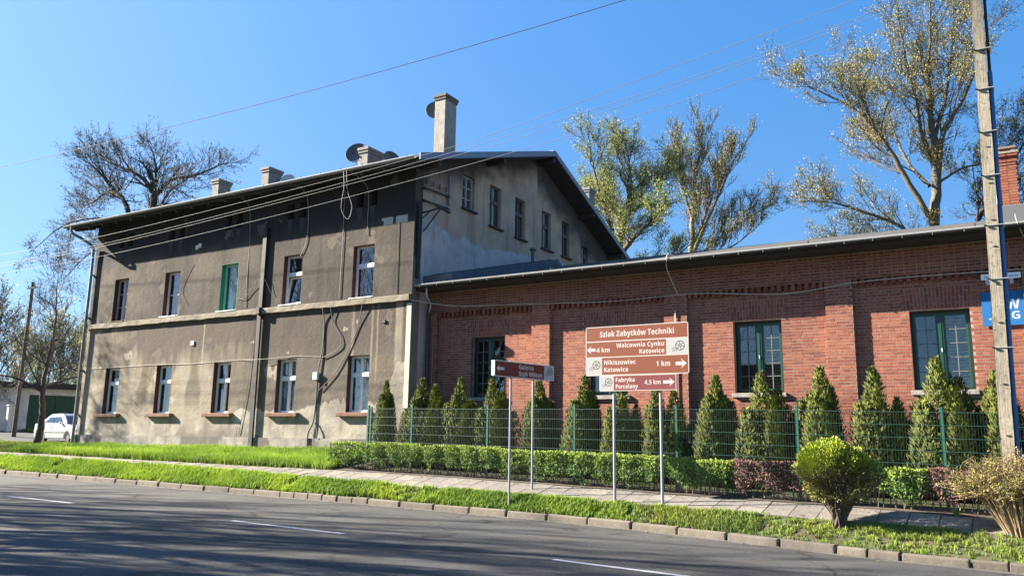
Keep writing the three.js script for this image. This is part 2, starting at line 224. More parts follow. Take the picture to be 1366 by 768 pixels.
// ---------------------------------------------------------------- the grey tenement house
const HX = -16.95, WX = [-14.93, -11.72, -8.47, -5.25, -2.04];
const facadeTex = tex(2048, 1152, (u, v) => {
  const x = HX + u * 16.95, y = -0.8 + v * 10.4;
  const big = fbm(x * 0.5 + 30, y * 0.7 + 30, 101, 4), mid = fbm(x * 2.2 + 30, y * 2.2 + 30, 102, 4), fine = vnoise(x * 42, y * 42, 103), fine2 = vnoise(x * 90, y * 90, 107), streak = fbm(x * 5 + 30, y * 0.35 + 30, 104, 4);
  let c = [0.094, 0.079, 0.0615];
  const mul = (k, r = 1, g = 1, b = 1) => { c = [c[0] * k * r, c[1] * k * g, c[2] * k * b]; };
  const to = (d, t) => { c = [lerp(c[0], d[0], t), lerp(c[1], d[1], t), lerp(c[2], d[2], t)]; };
  const jag = (f, s, a) => a * (fbm(x * f + s, 7, s, 4) - 0.5);
  const right = sstep(-9, -5.5, x + jag(1, 110, 2));
  if (y > 4.8) { mul(0.92 + 0.25 * (big - 0.5)); mul(1 - 0.34 * sstep(0.48, 0.68, streak)); to([0.15, 0.125, 0.093], 0.5 * sstep(0.56, 0.7, fbm(x * 0.8 + 3, y * 0.9 + 3, 109, 4))); to([0.175, 0.145, 0.1], 0.55 * sstep(-11, -15.5, x) * sstep(0.4, 0.6, mid)); to([0.026, 0.0245, 0.026], 0.9 * sstep(7.15, 7.75, y + 0.35 * (mid - 0.5))); }  // last tone: soot plus the shade of the eaves, painted into the wall colour
  else {
    to([0.43, 0.37, 0.275], 1 - right); to([0.165, 0.137, 0.106], right);
    const soot = sstep(2.7, 3.75, y + 1.3 * (big - 0.5) + 0.7 * (mid - 0.5) + 1.1 * (streak - 0.5)) * (0.35 + 0.65 * sstep(-15.6, -13, x + jag(0.8, 120, 2)));
    to([0.112, 0.09, 0.07], 0.96 * soot);
    to([0.47, 0.37, 0.22], 0.55 * sstep(0.5, 0.68, fbm(x * 0.9 + 60, y * 0.8 + 60, 111, 3)) * (1 - soot) * sstep(1.2, 1.9, y) * (1 - 0.75 * right));
    to([0.15, 0.118, 0.08], 0.75 * sstep(0.48, 0.64, fbm(x * 1.4 + 80, y * 0.55 + 60, 113, 4)) * (1 - right) * sstep(1.1, 2, y));
    // ragged edge of the pale render below
    const edge = lerp(0.95, 1.46, right) + 0.2 * (fbm(x * 1.1 + 5, 3, 114, 3) - 0.5) * 2 + 0.16 * (fbm(x * 7 + 5, 9, 115, 3) - 0.5) * 2 + (x > -1.3 ? 1.2 * sstep(-1.3, -0.3, x) : 0) + 0.12 * (mid - 0.5);
    const pale = sstep(edge + 0.03, edge - 0.03, y);
    to([0.5, 0.45, 0.365], pale * 0.96); if (pale > 0.5) mul(0.86 + 0.4 * (mid - 0.35), 1, 1, 1);
    for (const [px, py, rx, ry] of [[-8.95 + 1.6, 1.15, 0.42, 0.3], [-6.75 + 0.25, 1.18, 0.24, 0.24], [-7.5, 1.05, 0.3, 0.2]]) { const d = Math.hypot((x - px) / rx, (y - py) / ry) + 0.8 * (mid - 0.5); to([0.52, 0.48, 0.4], 0.9 * sstep(1.05, 0.95, d)); }
    for (const [px, w, a] of [[-9.62, 0.05, 0.8], [-2.35, 0.09, 0.55], [-1.55, 0.06, 0.5], [-1.32, 0.05, 0.45], [-0.45, 0.2, 0.7], [-16.2, 0.2, 0.35]]) to([0.5, 0.43, 0.31], a * sstep(w, w * 0.4, Math.abs(x - px + 0.04 * (mid - 0.5))) * sstep(2.4, 3.6, y + mid) * (0.5 + streak));
    to([0.16, 0.145, 0.12], 0.65 * sstep(0.55, 0.66, fbm(x * 1.2 + 11, y * 1.6 + 2, 117, 4)) * sstep(1.2, 0.3, y));
  }
  mul(0.76 * (0.72 + 0.34 * (mid - 0.5) + 0.26 * (big - 0.5) + 0.15 * (fine - 0.5) + 0.13 * (fine2 - 0.5)));
  // runs under the attic vents, and cracks
  for (const wx of WX) for (const o of [-0.3, 0.28]) to([0.11, 0.105, 0.1], 0.3 * sstep(0.16, 0.04, Math.abs(x - wx - o + 0.08 * (mid - 0.5))) * sstep(7.3, 7.9, y) * (y < 8 ? 1 : 0));
  // runs under the window sills, sharp-edged losses of the top coat and small repairs
  for (const wx of WX) for (const [sy, o] of [[1.1, 0.62], [1.1, -0.62], [4.66, 0.44], [4.66, -0.4]]) to([0.1, 0.085, 0.066], 0.5 * sstep(0.13, 0.02, Math.abs(x - wx - o + 0.1 * (fbm(y * 1.5 + wx, 2, 122, 2) - 0.5))) * sstep(sy - 1.5 + mid, sy - 0.1, y) * (y < sy ? 1 : 0) * (0.4 + 0.9 * mid));
  const loss = fbm(x * 1.15 + 200, y * 1.15 + 70, 123, 5); if (loss > 0.79 && y < 4.6) { to([0.36, 0.315, 0.25], 0.6); if (loss < 0.721) mul(0.6); } if (loss < 0.27 && y > 0.5) { to([0.15, 0.12, 0.09], 0.5); }
  const brk = fbm(x * 0.9 + 31, y * 0.9 + 17, 124, 5); if (brk > 0.6 && y < 0.75 && Math.hypot((x + 10.5) / 0.7, (y - 0.45) / 0.35) < 1) { const by = y / 0.077, row = Math.floor(by), bxx = x / 0.262 + (row % 2) * 0.5; to(by - row < 0.16 || bxx - Math.floor(bxx) < 0.05 ? [0.36, 0.31, 0.26] : [0.25, 0.1, 0.06], 0.85); }
  const cr = Math.abs(x + 7.25 + 0.18 * Math.sin(y * 3) + 0.3 * (fbm(y * 2, 4, 118, 3) - 0.5)); if (y < 1.6) to([0.06, 0.05, 0.045], 0.8 * sstep(0.022, 0.008, cr));
  const cr2 = Math.abs(x + 1.02 - 0.25 * (y - 2.4) + 0.35 * (fbm(y * 2.4, 8, 119, 4) - 0.5)); if (y > 1.4 && y < 3.7) to([0.07, 0.06, 0.05], 0.75 * sstep(0.025, 0.01, cr2));
  if (y > 7.25 && y < 7.5 && x > -1.35 && x < -0.28 && mid > 0.42 && Math.abs(x + 0.82) > 0.06) to([0.5, 0.47, 0.42], 0.8);
  return c;
});
const stuccoBump = gtex(512, 512, (u, v) => 0.6 * fbm(u * 24, v * 24, 131, 4, 24, 24) + 0.4 * vnoise(u * 190, v * 190, 133, 190, 190), [6, 4]);
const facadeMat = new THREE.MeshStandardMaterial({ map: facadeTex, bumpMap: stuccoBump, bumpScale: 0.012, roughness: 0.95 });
const gableTex = tex(1024, 1024, (u, v) => { // u: depth from the corner 0..16 m, v: height -1..12.2
  const z = u * 16, y = -1 + v * 13.2;
  const big = fbm(z * 0.5 + 7, y * 0.6 + 7, 141, 4), mid = fbm(z * 1.8 + 7, y * 1.8 + 7, 142, 4), fine = vnoise(z * 36, y * 36, 143), st = fbm(z * 4 + 3, y * 0.5, 144, 3);
  let c = [0.56, 0.37, 0.25]; const to = (d, t) => { c = c.map((q, i) => lerp(q, d[i], t)); };
  to([0.5, 0.37, 0.285], 0.7 * sstep(0.4, 0.62, big)); to([0.52, 0.38, 0.24], 0.5 * sstep(0.52, 0.68, mid));
  const edge = interp([[0, 7.75], [1.6, 7.35], [4.2, 7.22], [6, 7.5], [8, 7.6], [10.3, 7.85], [11.4, 7.2], [16, 6.5]])(z) + 0.35 * (mid - 0.5) + 0.15 * (fbm(z * 5, y * 5, 146, 3) - 0.5);
  const b = sstep(edge + 0.05, edge - 0.08, y); to([0.54, 0.48, 0.45], 0.82 * b * (0.55 + 0.8 * big)); to([0.66, 0.65, 0.64], 0.6 * b * sstep(edge - 0.45, edge - 0.1, y) * sstep(0.42, 0.6, st));
  // soot under the verge
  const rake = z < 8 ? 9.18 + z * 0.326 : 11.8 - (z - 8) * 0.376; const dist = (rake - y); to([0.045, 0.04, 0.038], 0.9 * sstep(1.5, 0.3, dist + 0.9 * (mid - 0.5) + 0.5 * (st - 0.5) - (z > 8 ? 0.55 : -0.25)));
  const k = 0.86 + 0.4 * (mid - 0.5) + 0.2 * (fine - 0.5) - 0.2 * sstep(0.55, 0.8, st); return c.map((q) => q * k);
});
const gableMat = new THREE.MeshStandardMaterial({ map: gableTex, bumpMap: stuccoBump, bumpScale: 0.012, roughness: 0.95 });
const plinthMat = new THREE.MeshStandardMaterial({ roughness: 0.95, bumpMap: concreteBump, bumpScale: 0.006, map: tex(1024, 64, (u, v) => { const x = u * 17, a = fbm(x * 1.3 + 4, v * 1.2, 151, 4), b = fbm(x * 6, v * 6, 152, 4); let k = 0.21 + 0.16 * (b - 0.5); if (a > 0.52) k = lerp(k, 0.09, sstep(0.52, 0.64, a)); return [k * 1.04, k * 0.97, k * 0.85]; }) });
const foundMat = conc(0.58, 0.55, 0.5);
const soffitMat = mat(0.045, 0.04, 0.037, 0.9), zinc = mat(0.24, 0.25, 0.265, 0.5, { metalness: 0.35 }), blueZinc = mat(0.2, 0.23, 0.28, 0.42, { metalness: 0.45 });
const blackMat = mat(0.012, 0.012, 0.013, 0.7), darkMetal = mat(0.035, 0.035, 0.038, 0.5, { metalness: 0.3 });
const maroon = mat(0.075, 0.022, 0.018, 0.8), greenPaint = mat(0.02, 0.17, 0.1, 0.55), pvc = mat(0.62, 0.62, 0.6, 0.35), mintPvc = mat(0.3, 0.5, 0.42, 0.4), oldWood = mat(0.11, 0.095, 0.085, 0.8), oldWhite = mat(0.34, 0.33, 0.33, 0.75), sillMat = conc(0.2, 0.108, 0.075), darkSill = mat(0.06, 0.05, 0.048, 0.8);
const glass = new THREE.MeshPhysicalMaterial({ color: rgb(0.92, 0.96, 0.96), roughness: 0.015, metalness: 0, transmission: 1, thickness: 0, ior: 1.75 });
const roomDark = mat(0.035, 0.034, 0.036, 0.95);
const netTex = tex(256, 256, (u, v) => { const a = fbm(u * 7, v * 9, 161, 3, 7, 9), b = Math.sin(u * 95) * 0.5 + 0.5, k = a > 0.5 ? 0.62 : 0.3 + 0.12 * b; return [k, k, k]; });
const netMat = new THREE.MeshPhysicalMaterial({ map: netTex, roughness: 1, transmission: 0.35, thickness: 0, side: THREE.DoubleSide });
const drapeMat = new THREE.MeshPhysicalMaterial({ color: rgb(0.62, 0.6, 0.56), roughness: 1, transmission: 0.25, thickness: 0, side: THREE.DoubleSide }), redDrape = mat(0.25, 0.02, 0.025, 0.95, { side: THREE.DoubleSide }), yellowDrape = mat(0.4, 0.27, 0.06, 0.95, { side: THREE.DoubleSide });

const house = thing('tenement_house', 'old two-storey house of grey stained render with a steep shaded gable and white windows', 'house');
function wallWithHoles(x0, x1, poly, holes, depth) { const s = new THREE.Shape(poly.map((p) => new THREE.Vector2(...p))); for (const [a, b, c, d] of holes) { const h = new THREE.Path(); h.moveTo(a, c); h.lineTo(a, d); h.lineTo(b, d); h.lineTo(b, c); h.closePath(); s.holes.push(h); } return new THREE.ExtrudeGeometry(s, { depth, bevelEnabled: false }); }
const GW = WX.map((x) => [x - 0.46, x + 0.46, 1.235, 3.05]), UW = WX.map((x) => [x - 0.46, x + 0.46, 4.9, 6.69]);
const vents = WX.flatMap((x) => [[x - 0.47, x - 0.12, 7.99, 8.56], [x + 0.11, x + 0.46, 7.99, 8.56]]);
{
  const g = wallWithHoles(0, 0, [[HX, -0.8], [0, -0.8], [0, 9.17], [HX, 9.17]], [...GW, ...UW, ...vents], 0.4); g.translate(0, 0, -0.4);
  planarUV(g, (x, y, z, nx) => (nx > 0.7 ? [-z / 16, (y + 1) / 13.2] : [(x - HX) / 16.95, (y + 0.8) / 10.4]));
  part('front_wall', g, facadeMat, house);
  // gable wall in its own plane: local x = depth
  const GH = [[2.63, 3.4, 8.37, 9.6], [4.4, 5.2, 8.14, 9.72], [6.25, 7.02, 8.12, 9.72], [8.38, 9.19, 8.14, 9.73], [10.16, 10.9, 8.17, 9.72], [12.08, 12.74, 7.98, 9.02]];
  const gg = wallWithHoles(0, 0, [[0.4, -0.8], [15, -0.8], [15, 9.16], [8, 11.79], [0.4, 9.3]], GH, 0.4);
  gg.rotateY(Math.PI / 2); gg.translate(-0.4, 0, 0); // local x -> -z, extruded towards +x
  planarUV(gg, (x, y, z) => [-z / 16, (y + 1) / 13.2]); part('gable_wall', gg, gableMat, house);
  part('back_wall', [span(HX, -0.4, -0.8, 9.16, -15, -14.6)], gableMat, house);
  const lg = wallWithHoles(0, 0, [[0.4, -0.8], [14.6, -0.8], [14.6, 9.3], [8, 11.79], [0.4, 9.3]], [], 0.4); lg.rotateY(Math.PI / 2); lg.translate(HX, 0, 0); planarUV(lg, (x, y, z) => [-z / 16, (y + 1) / 13.2]); part('side_wall', lg, gableMat, house);
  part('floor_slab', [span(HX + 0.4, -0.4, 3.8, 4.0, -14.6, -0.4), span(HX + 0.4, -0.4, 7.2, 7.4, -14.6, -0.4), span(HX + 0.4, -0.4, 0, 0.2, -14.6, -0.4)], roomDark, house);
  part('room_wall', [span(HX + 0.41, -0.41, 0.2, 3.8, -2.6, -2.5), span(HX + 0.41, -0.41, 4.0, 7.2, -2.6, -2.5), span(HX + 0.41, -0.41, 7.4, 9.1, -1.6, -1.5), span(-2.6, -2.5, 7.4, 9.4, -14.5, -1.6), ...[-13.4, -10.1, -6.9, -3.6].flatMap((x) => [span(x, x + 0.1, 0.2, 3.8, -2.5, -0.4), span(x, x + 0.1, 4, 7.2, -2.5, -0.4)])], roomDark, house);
  // string course with a broken, weathered lip
  const sc = new THREE.BoxGeometry(16.9, 0.2, 0.12, 240, 2, 2), p = sc.attributes.position; for (let i = 0; i < p.count; i++) { const x = p.getX(i), y = p.getY(i), z = p.getZ(i), n = fbm(x * 2.3 + 60, y * 5 + 9, 171, 4) - 0.5; p.setXYZ(i, x, y + 0.035 * n * (y > 0 ? 0.7 : 1.4) - (y > 0 && z > 0 ? 0.02 : 0), z + (z > 0 ? 0.05 * n : 0)); }
  sc.translate(-8.47, 4.785, 0.06); sc.computeVertexNormals(); metreUV(sc, 2); part('string_course', sc, conc(0.26, 0.225, 0.175), house);
  const pl = span(HX - 0.04, 0.03, -0.8, 0.4, 0.002, 0.055); planarUV(pl, (x, y) => [(x - HX) / 16.95, (y + 0.8) / 1.2]); part('plinth', pl, plinthMat, house);
  const fo = new THREE.BoxGeometry(16.7, 0.8, 0.12, 120, 2, 1), q = fo.attributes.position; for (let i = 0; i < q.count; i++) { const x = q.getX(i), y = q.getY(i), z = q.getZ(i); const n = fbm(x * 1.7 + 50, 3, 173, 4) - 0.5; q.setXYZ(i, x, y + (y > 0.2 ? 0.12 * n : 0), z + (z > 0 ? 0.06 * n : 0)); } fo.translate(-8.45, -0.38, 0.12); fo.computeVertexNormals(); part('foundation', metreUV(fo), foundMat, house);
}
function curtain(w, h, m, seed) { const P = [], U = [], I = [], n = 36; for (let i = 0; i <= n; i++) { const x = (i / n - 0.5) * w, z = 0.018 * Math.sin(i * 1.3 + seed) + 0.012 * Math.sin(i * 2.9 + seed); P.push(x, -h / 2, z * 1.3, x, h / 2, z); U.push(i / n, 0, i / n, 1); if (i) { const a = 2 * i - 2; I.push(a, a + 2, a + 1, a + 1, a + 2, a + 3); } } return geo(P, I, U); }
// a house window; the group stands at the middle of the opening, +z is outwards
function houseWindow(x, y0, y1, o) {
  const w = sub('window', house); w.position.set(x, 0, 0); const W = 0.92, zf = -0.17, f = o.frame ?? pvc, h = y1 - y0;
  part('reveal', [span(-W / 2, -W / 2 + 0.012, y0, y1, -0.39, -0.003), span(W / 2 - 0.012, W / 2, y0, y1, -0.39, -0.003), span(-W / 2 + 0.012, W / 2 - 0.012, y1 - 0.012, y1, -0.39, -0.003)], o.reveal ?? maroon, w);
  const a = -W / 2 + 0.012, b = W / 2 - 0.012, t = 0.045, fr = [span(a, a + t, y0, y1 - 0.012, zf - 0.07, zf), span(b - t, b, y0, y1 - 0.012, zf - 0.07, zf), span(a + t, b - t, y0, y0 + t, zf - 0.07, zf), span(a + t, b - t, y1 - 0.012 - t, y1 - 0.012, zf - 0.07, zf)];
  const ty = o.transom ? y0 + h * o.transom : null, cells = [];
  if (ty) fr.push(span(a + t, b - t, ty - 0.055, ty + 0.055, zf - 0.07, zf + 0.008));
  const rows = ty ? [[y0 + t, ty - 0.055], [ty + 0.055, y1 - 0.012 - t]] : [[y0 + t, y1 - 0.012 - t]];
  rows.forEach(([c, d], k) => { const cols = o.mullion ? [[a + t, -0.035], [0.035, b - t]] : [[a + t, b - t]]; if (o.mullion) fr.push(span(-0.035, 0.035, c, d, zf - 0.068, zf + 0.005)); for (const [e, g] of cols) cells.push([e, g, c, d, k]); });
  part('frame', fr, f, w);
  for (const [e, g, c, d, k] of cells) {
    if (o.tilt && k === 0) { const s = sub('tilted_sash', w); s.position.set(0, c, zf - 0.03); s.rotation.x = -0.13; const H = d - c; part('sash_frame', [span(e, e + 0.06, 0, H, -0.03, 0.03), span(g - 0.06, g, 0, H, -0.03, 0.03), span(e + 0.06, g - 0.06, 0, 0.06, -0.03, 0.03), span(e + 0.06, g - 0.06, H - 0.06, H, -0.03, 0.03)], f, s); part('pane', span(e + 0.06, g - 0.06, 0.06, H - 0.06, -0.003, 0.003), glass, s); continue; }
    const s = 0.028; part('sash', [span(e, e + s, c, d, zf - 0.06, zf - 0.012), span(g - s, g, c, d, zf - 0.06, zf - 0.012), span(e + s, g - s, c, c + s, zf - 0.06, zf - 0.012), span(e + s, g - s, d - s, d, zf - 0.06, zf - 0.012)], f, w);
    if (o.bars) for (const q of [1, 2].slice(0, o.bars)) part('glazing_bar', span(e + s, g - s, c + ((d - c) * q) / (o.bars + 1) - 0.012, c + ((d - c) * q) / (o.bars + 1) + 0.012, zf - 0.055, zf - 0.02), f, w);
    part('pane', span(e + s, g - s, c + s, d - s, zf - 0.04, zf - 0.034), glass, w);
  }
  if (o.net) { const c = part('curtain', curtain(W - 0.06, h - 0.1, o.net, x), o.net, w); c.position.set(0, (y0 + y1) / 2, -0.32); }
  if (o.side) { const c = part('curtain', curtain(0.3, h - 0.1, o.side, x), o.side, w); c.position.set(o.sideX ?? 0.2, (y0 + y1) / 2, -0.34); }
  if (o.sill) part('sill', [o.sill], o.sillMat ?? sillMat, w);
  return w;
}
const gsill = (k) => { const g = new RoundedBoxGeometry(1.48, 0.13, 0.36, 2, 0.022); g.translate(0, 1.165, -0.02); return metreUV(g); };
const hw = [{ mullion: false, transom: 0.66, side: drapeMat, sideX: 0.25 }, { transom: 0.66, side: yellowDrape, sideX: 0.05 }, { transom: 0.64, mullion: true, side: drapeMat, sideX: -0.2 }, { transom: 0.64, mullion: true, net: netMat }, { transom: 0.66, mullion: true, net: netMat }];
WX.forEach((x, i) => houseWindow(x, GW[i][2], GW[i][3], { ...hw[i], sill: gsill(i) }));
const usill = () => { const g = new RoundedBoxGeometry(0.98, 0.035, 0.3, 1, 0.01); g.translate(0, 4.905, -0.03); return g; };
houseWindow(WX[0], 4.92, 6.69, { frame: oldWhite, mullion: true, bars: 2, sill: usill(), sillMat: maroon });
houseWindow(WX[1], 4.92, 6.69, { frame: pvc, mullion: false, bars: 1, side: redDrape, sideX: -0.1, sill: usill(), sillMat: pvc });
houseWindow(WX[2], 4.92, 6.69, { frame: mintPvc, reveal: greenPaint, sill: usill(), sillMat: mintPvc, net: drapeMat });
houseWindow(WX[3], 4.92, 6.69, { transom: 0.62, tilt: true, sill: usill(), sillMat: pvc });
houseWindow(WX[4], 4.92, 6.69, { transom: 0.62, side: redDrape, sideX: -0.25, sill: usill(), sillMat: pvc });
// gable windows, old timber double casements; some glass missing its paint
[[3.02, 8.37, 9.6, 0.77, 2], [4.8, 8.14, 9.72, 0.8, 1], [6.63, 8.12, 9.72, 0.77, 1], [8.78, 8.14, 9.73, 0.81, 1], [10.53, 8.17, 9.72, 0.74, 1], [12.41, 7.98, 9.02, 0.66, 1]].forEach(([d, y0, y1, W, kind], i) => {
  const w = sub('gable_window', house); w.position.set(0, 0, -d); w.rotation.y = Math.PI / 2; const zf = -0.12, a = -W / 2, b = W / 2, ty = y0 + (y1 - y0) * 0.62, fm = i === 0 ? oldWhite : oldWood;
  part('frame', [span(a, a + 0.06, y0, y1, zf - 0.08, zf), span(b - 0.06, b, y0, y1, zf - 0.08, zf), span(a + 0.06, b - 0.06, y0, y0 + 0.06, zf - 0.08, zf), span(a + 0.06, b - 0.06, y1 - 0.06, y1, zf - 0.08, zf), ...(kind === 1 ? [span(a + 0.06, b - 0.06, ty - 0.07, ty + 0.07, zf - 0.08, zf + 0.03)] : [])], fm, w);
  part('mullion', [span(-0.035, 0.035, y0 + 0.06, kind === 1 ? ty - 0.07 : y1 - 0.06, zf - 0.06, zf + 0.008), ...(kind === 1 ? [span(-0.03, 0.03, ty + 0.07, y1 - 0.06, zf - 0.06, zf + 0.005)] : [1, 2].map((k) => span(a + 0.06, b - 0.06, y0 + ((y1 - y0) * k) / 3 - 0.018, y0 + ((y1 - y0) * k) / 3 + 0.018, zf - 0.055, zf + 0.002)))], i % 2 ? oldWhite : fm, w);
  for (const [e, g] of [[a + 0.06, -0.035], [0.035, b - 0.06]]) for (const [c, dd] of kind === 1 ? [[y0 + 0.06, ty - 0.07], [ty + 0.07, y1 - 0.06]] : [[y0 + 0.06, y1 - 0.06]]) { if (i === 3 && e < 0 && c < ty) continue; part('pane', span(e, g, c, dd, zf - 0.045, zf - 0.04), glass, w); }
  const sl = new RoundedBoxGeometry(W + 0.16, 0.07, 0.2, 1, 0.015); sl.translate(0, y0 - 0.03, 0.03); part('sill', sl, darkSill, w);
});
{ // roof
  const th = 0.16, xl = -17.75, xr = 0.8, sf = 0.326, sb = 0.378, rid = [11.95, -8.0];
  const roof = sub('roof', house);
  const prof = new THREE.Shape([[0.95, 9.03], [8.0 - 16.0 + 0.0, 11.95]].map((p) => new THREE.Vector2(...p)));
  const slab = (pts, x0, x1) => { const s = new THREE.Shape(pts.map((p) => new THREE.Vector2(p[0], p[1]))), g = new THREE.ExtrudeGeometry(s, { depth: x1 - x0, bevelEnabled: false }); g.rotateY(-Math.PI / 2); g.translate(x1, 0, 0); return metreUV(g); }; // shape x = world z, extruded along x
  const felt = new THREE.MeshStandardMaterial({ color: rgb(0.085, 0.085, 0.09), roughness: 0.9, map: concreteTex });
  part('roof_cover', slab([[0.88, 9.053], [-8.0, 11.95], [-15.75, 9.02], [-15.75, 8.96], [-8, 11.88], [0.88, 8.993]], xl, xr), felt, roof);
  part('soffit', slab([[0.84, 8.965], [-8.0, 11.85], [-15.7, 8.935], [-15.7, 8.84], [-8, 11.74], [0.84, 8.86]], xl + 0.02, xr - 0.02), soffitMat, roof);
  // rafter ends and purlins under the overhang
  for (let x = xl + 0.5; x < xr; x += 0.92) { const g = slab([[0.86, 8.85], [-0.02, 9.137], [-0.02, 9.02], [0.78, 8.77]], x - 0.05, x + 0.05); part('rafter_end', g, soffitMat, roof); }
  for (const [z, y] of [[-0.25, 9.1], [-4.2, 10.4], [-8, 11.6], [-11.8, 10.25], [-14.9, 9.05]]) part('purlin', bx(0.74, 0.18, 0.16, 0.4, y - 0.0, z), soffitMat, roof);
  const rake = (z0, y0, z1, y1) => { const s = new THREE.Shape([[z0, y0 + 0.05], [z1, y1 + 0.05], [z1, y1 - 0.17], [z0, y0 - 0.17]].map((p) => new THREE.Vector2(...p))), g = new THREE.ExtrudeGeometry(s, { depth: 0.03, bevelEnabled: false }); g.rotateY(-Math.PI / 2); return g; };
  for (const x of [xr + 0.034, xl]) { part('verge_flashing', [rake(0.9, 9.05, -8, 11.95).translate(x, 0, 0), rake(-8, 11.95, -15.75, 9.02).translate(x, 0, 0)], blueZinc, roof); }
  part('ridge_cap', [bx(xr - xl, 0.05, 0.3, (xl + xr) / 2, 11.97, -8)], zinc, roof);
  // gutter: half round, with brackets
  const gs = new THREE.Shape(); gs.absarc(0, 0, 0.085, Math.PI, 2 * Math.PI, false); gs.absarc(0, 0, 0.075, 2 * Math.PI, Math.PI, true);
  const gg = new THREE.ExtrudeGeometry(gs, { depth: xr - xl - 0.02, bevelEnabled: false, curveSegments: 8 }); gg.rotateY(Math.PI / 2); gg.translate(xl - 0.12, 9.015, 0.95); part('gutter', gg, zinc, roof);
  for (let x = xl + 0.1; x < xr; x += 0.9) part('gutter_bracket', bx(0.03, 0.02, 0.2, x, 9.055, 0.92), darkMetal, roof);
}
// chimneys of the house, grey render with a projecting head
const chimMat = conc(0.28, 0.265, 0.245), chimTop = conc(0.16, 0.145, 0.13);
for (const [x0, x1, z0, z1, yb, yt] of [[-13.68, -13.27, -3, -3.66, 9.6, 11.56], [-10.57, -10.16, -3, -3.72, 9.6, 11.6], [-4.27, -3.86, -2, -2.9, 9.3, 11.05], [-2.34, -1.85, -4, -4.75, 10, 13.5], [-0.62, -0.14, -13.2, -13.8, 9.4, 12.05]]) {
  const c = sub('chimney', house); const w = x1 - x0, d = z0 - z1, cx = (x0 + x1) / 2, cz = (z0 + z1) / 2; const tall = yt > 13;
  part('chimney_stack', metreUV(rbx(w, yt - 0.2 - yb, d, 0.012, cx, (yt - 0.2 + yb) / 2, cz)), tall ? conc(0.37, 0.345, 0.31) : chimMat, c);
  part('chimney_cap', [metreUV(rbx(w + 0.07, 0.1, d + 0.07, 0.012, cx, yt - 0.15, cz)), metreUV(rbx(w + 0.13, 0.11, d + 0.13, 0.015, cx, yt - 0.045, cz))], tall ? chimTop : chimMat, c);
}
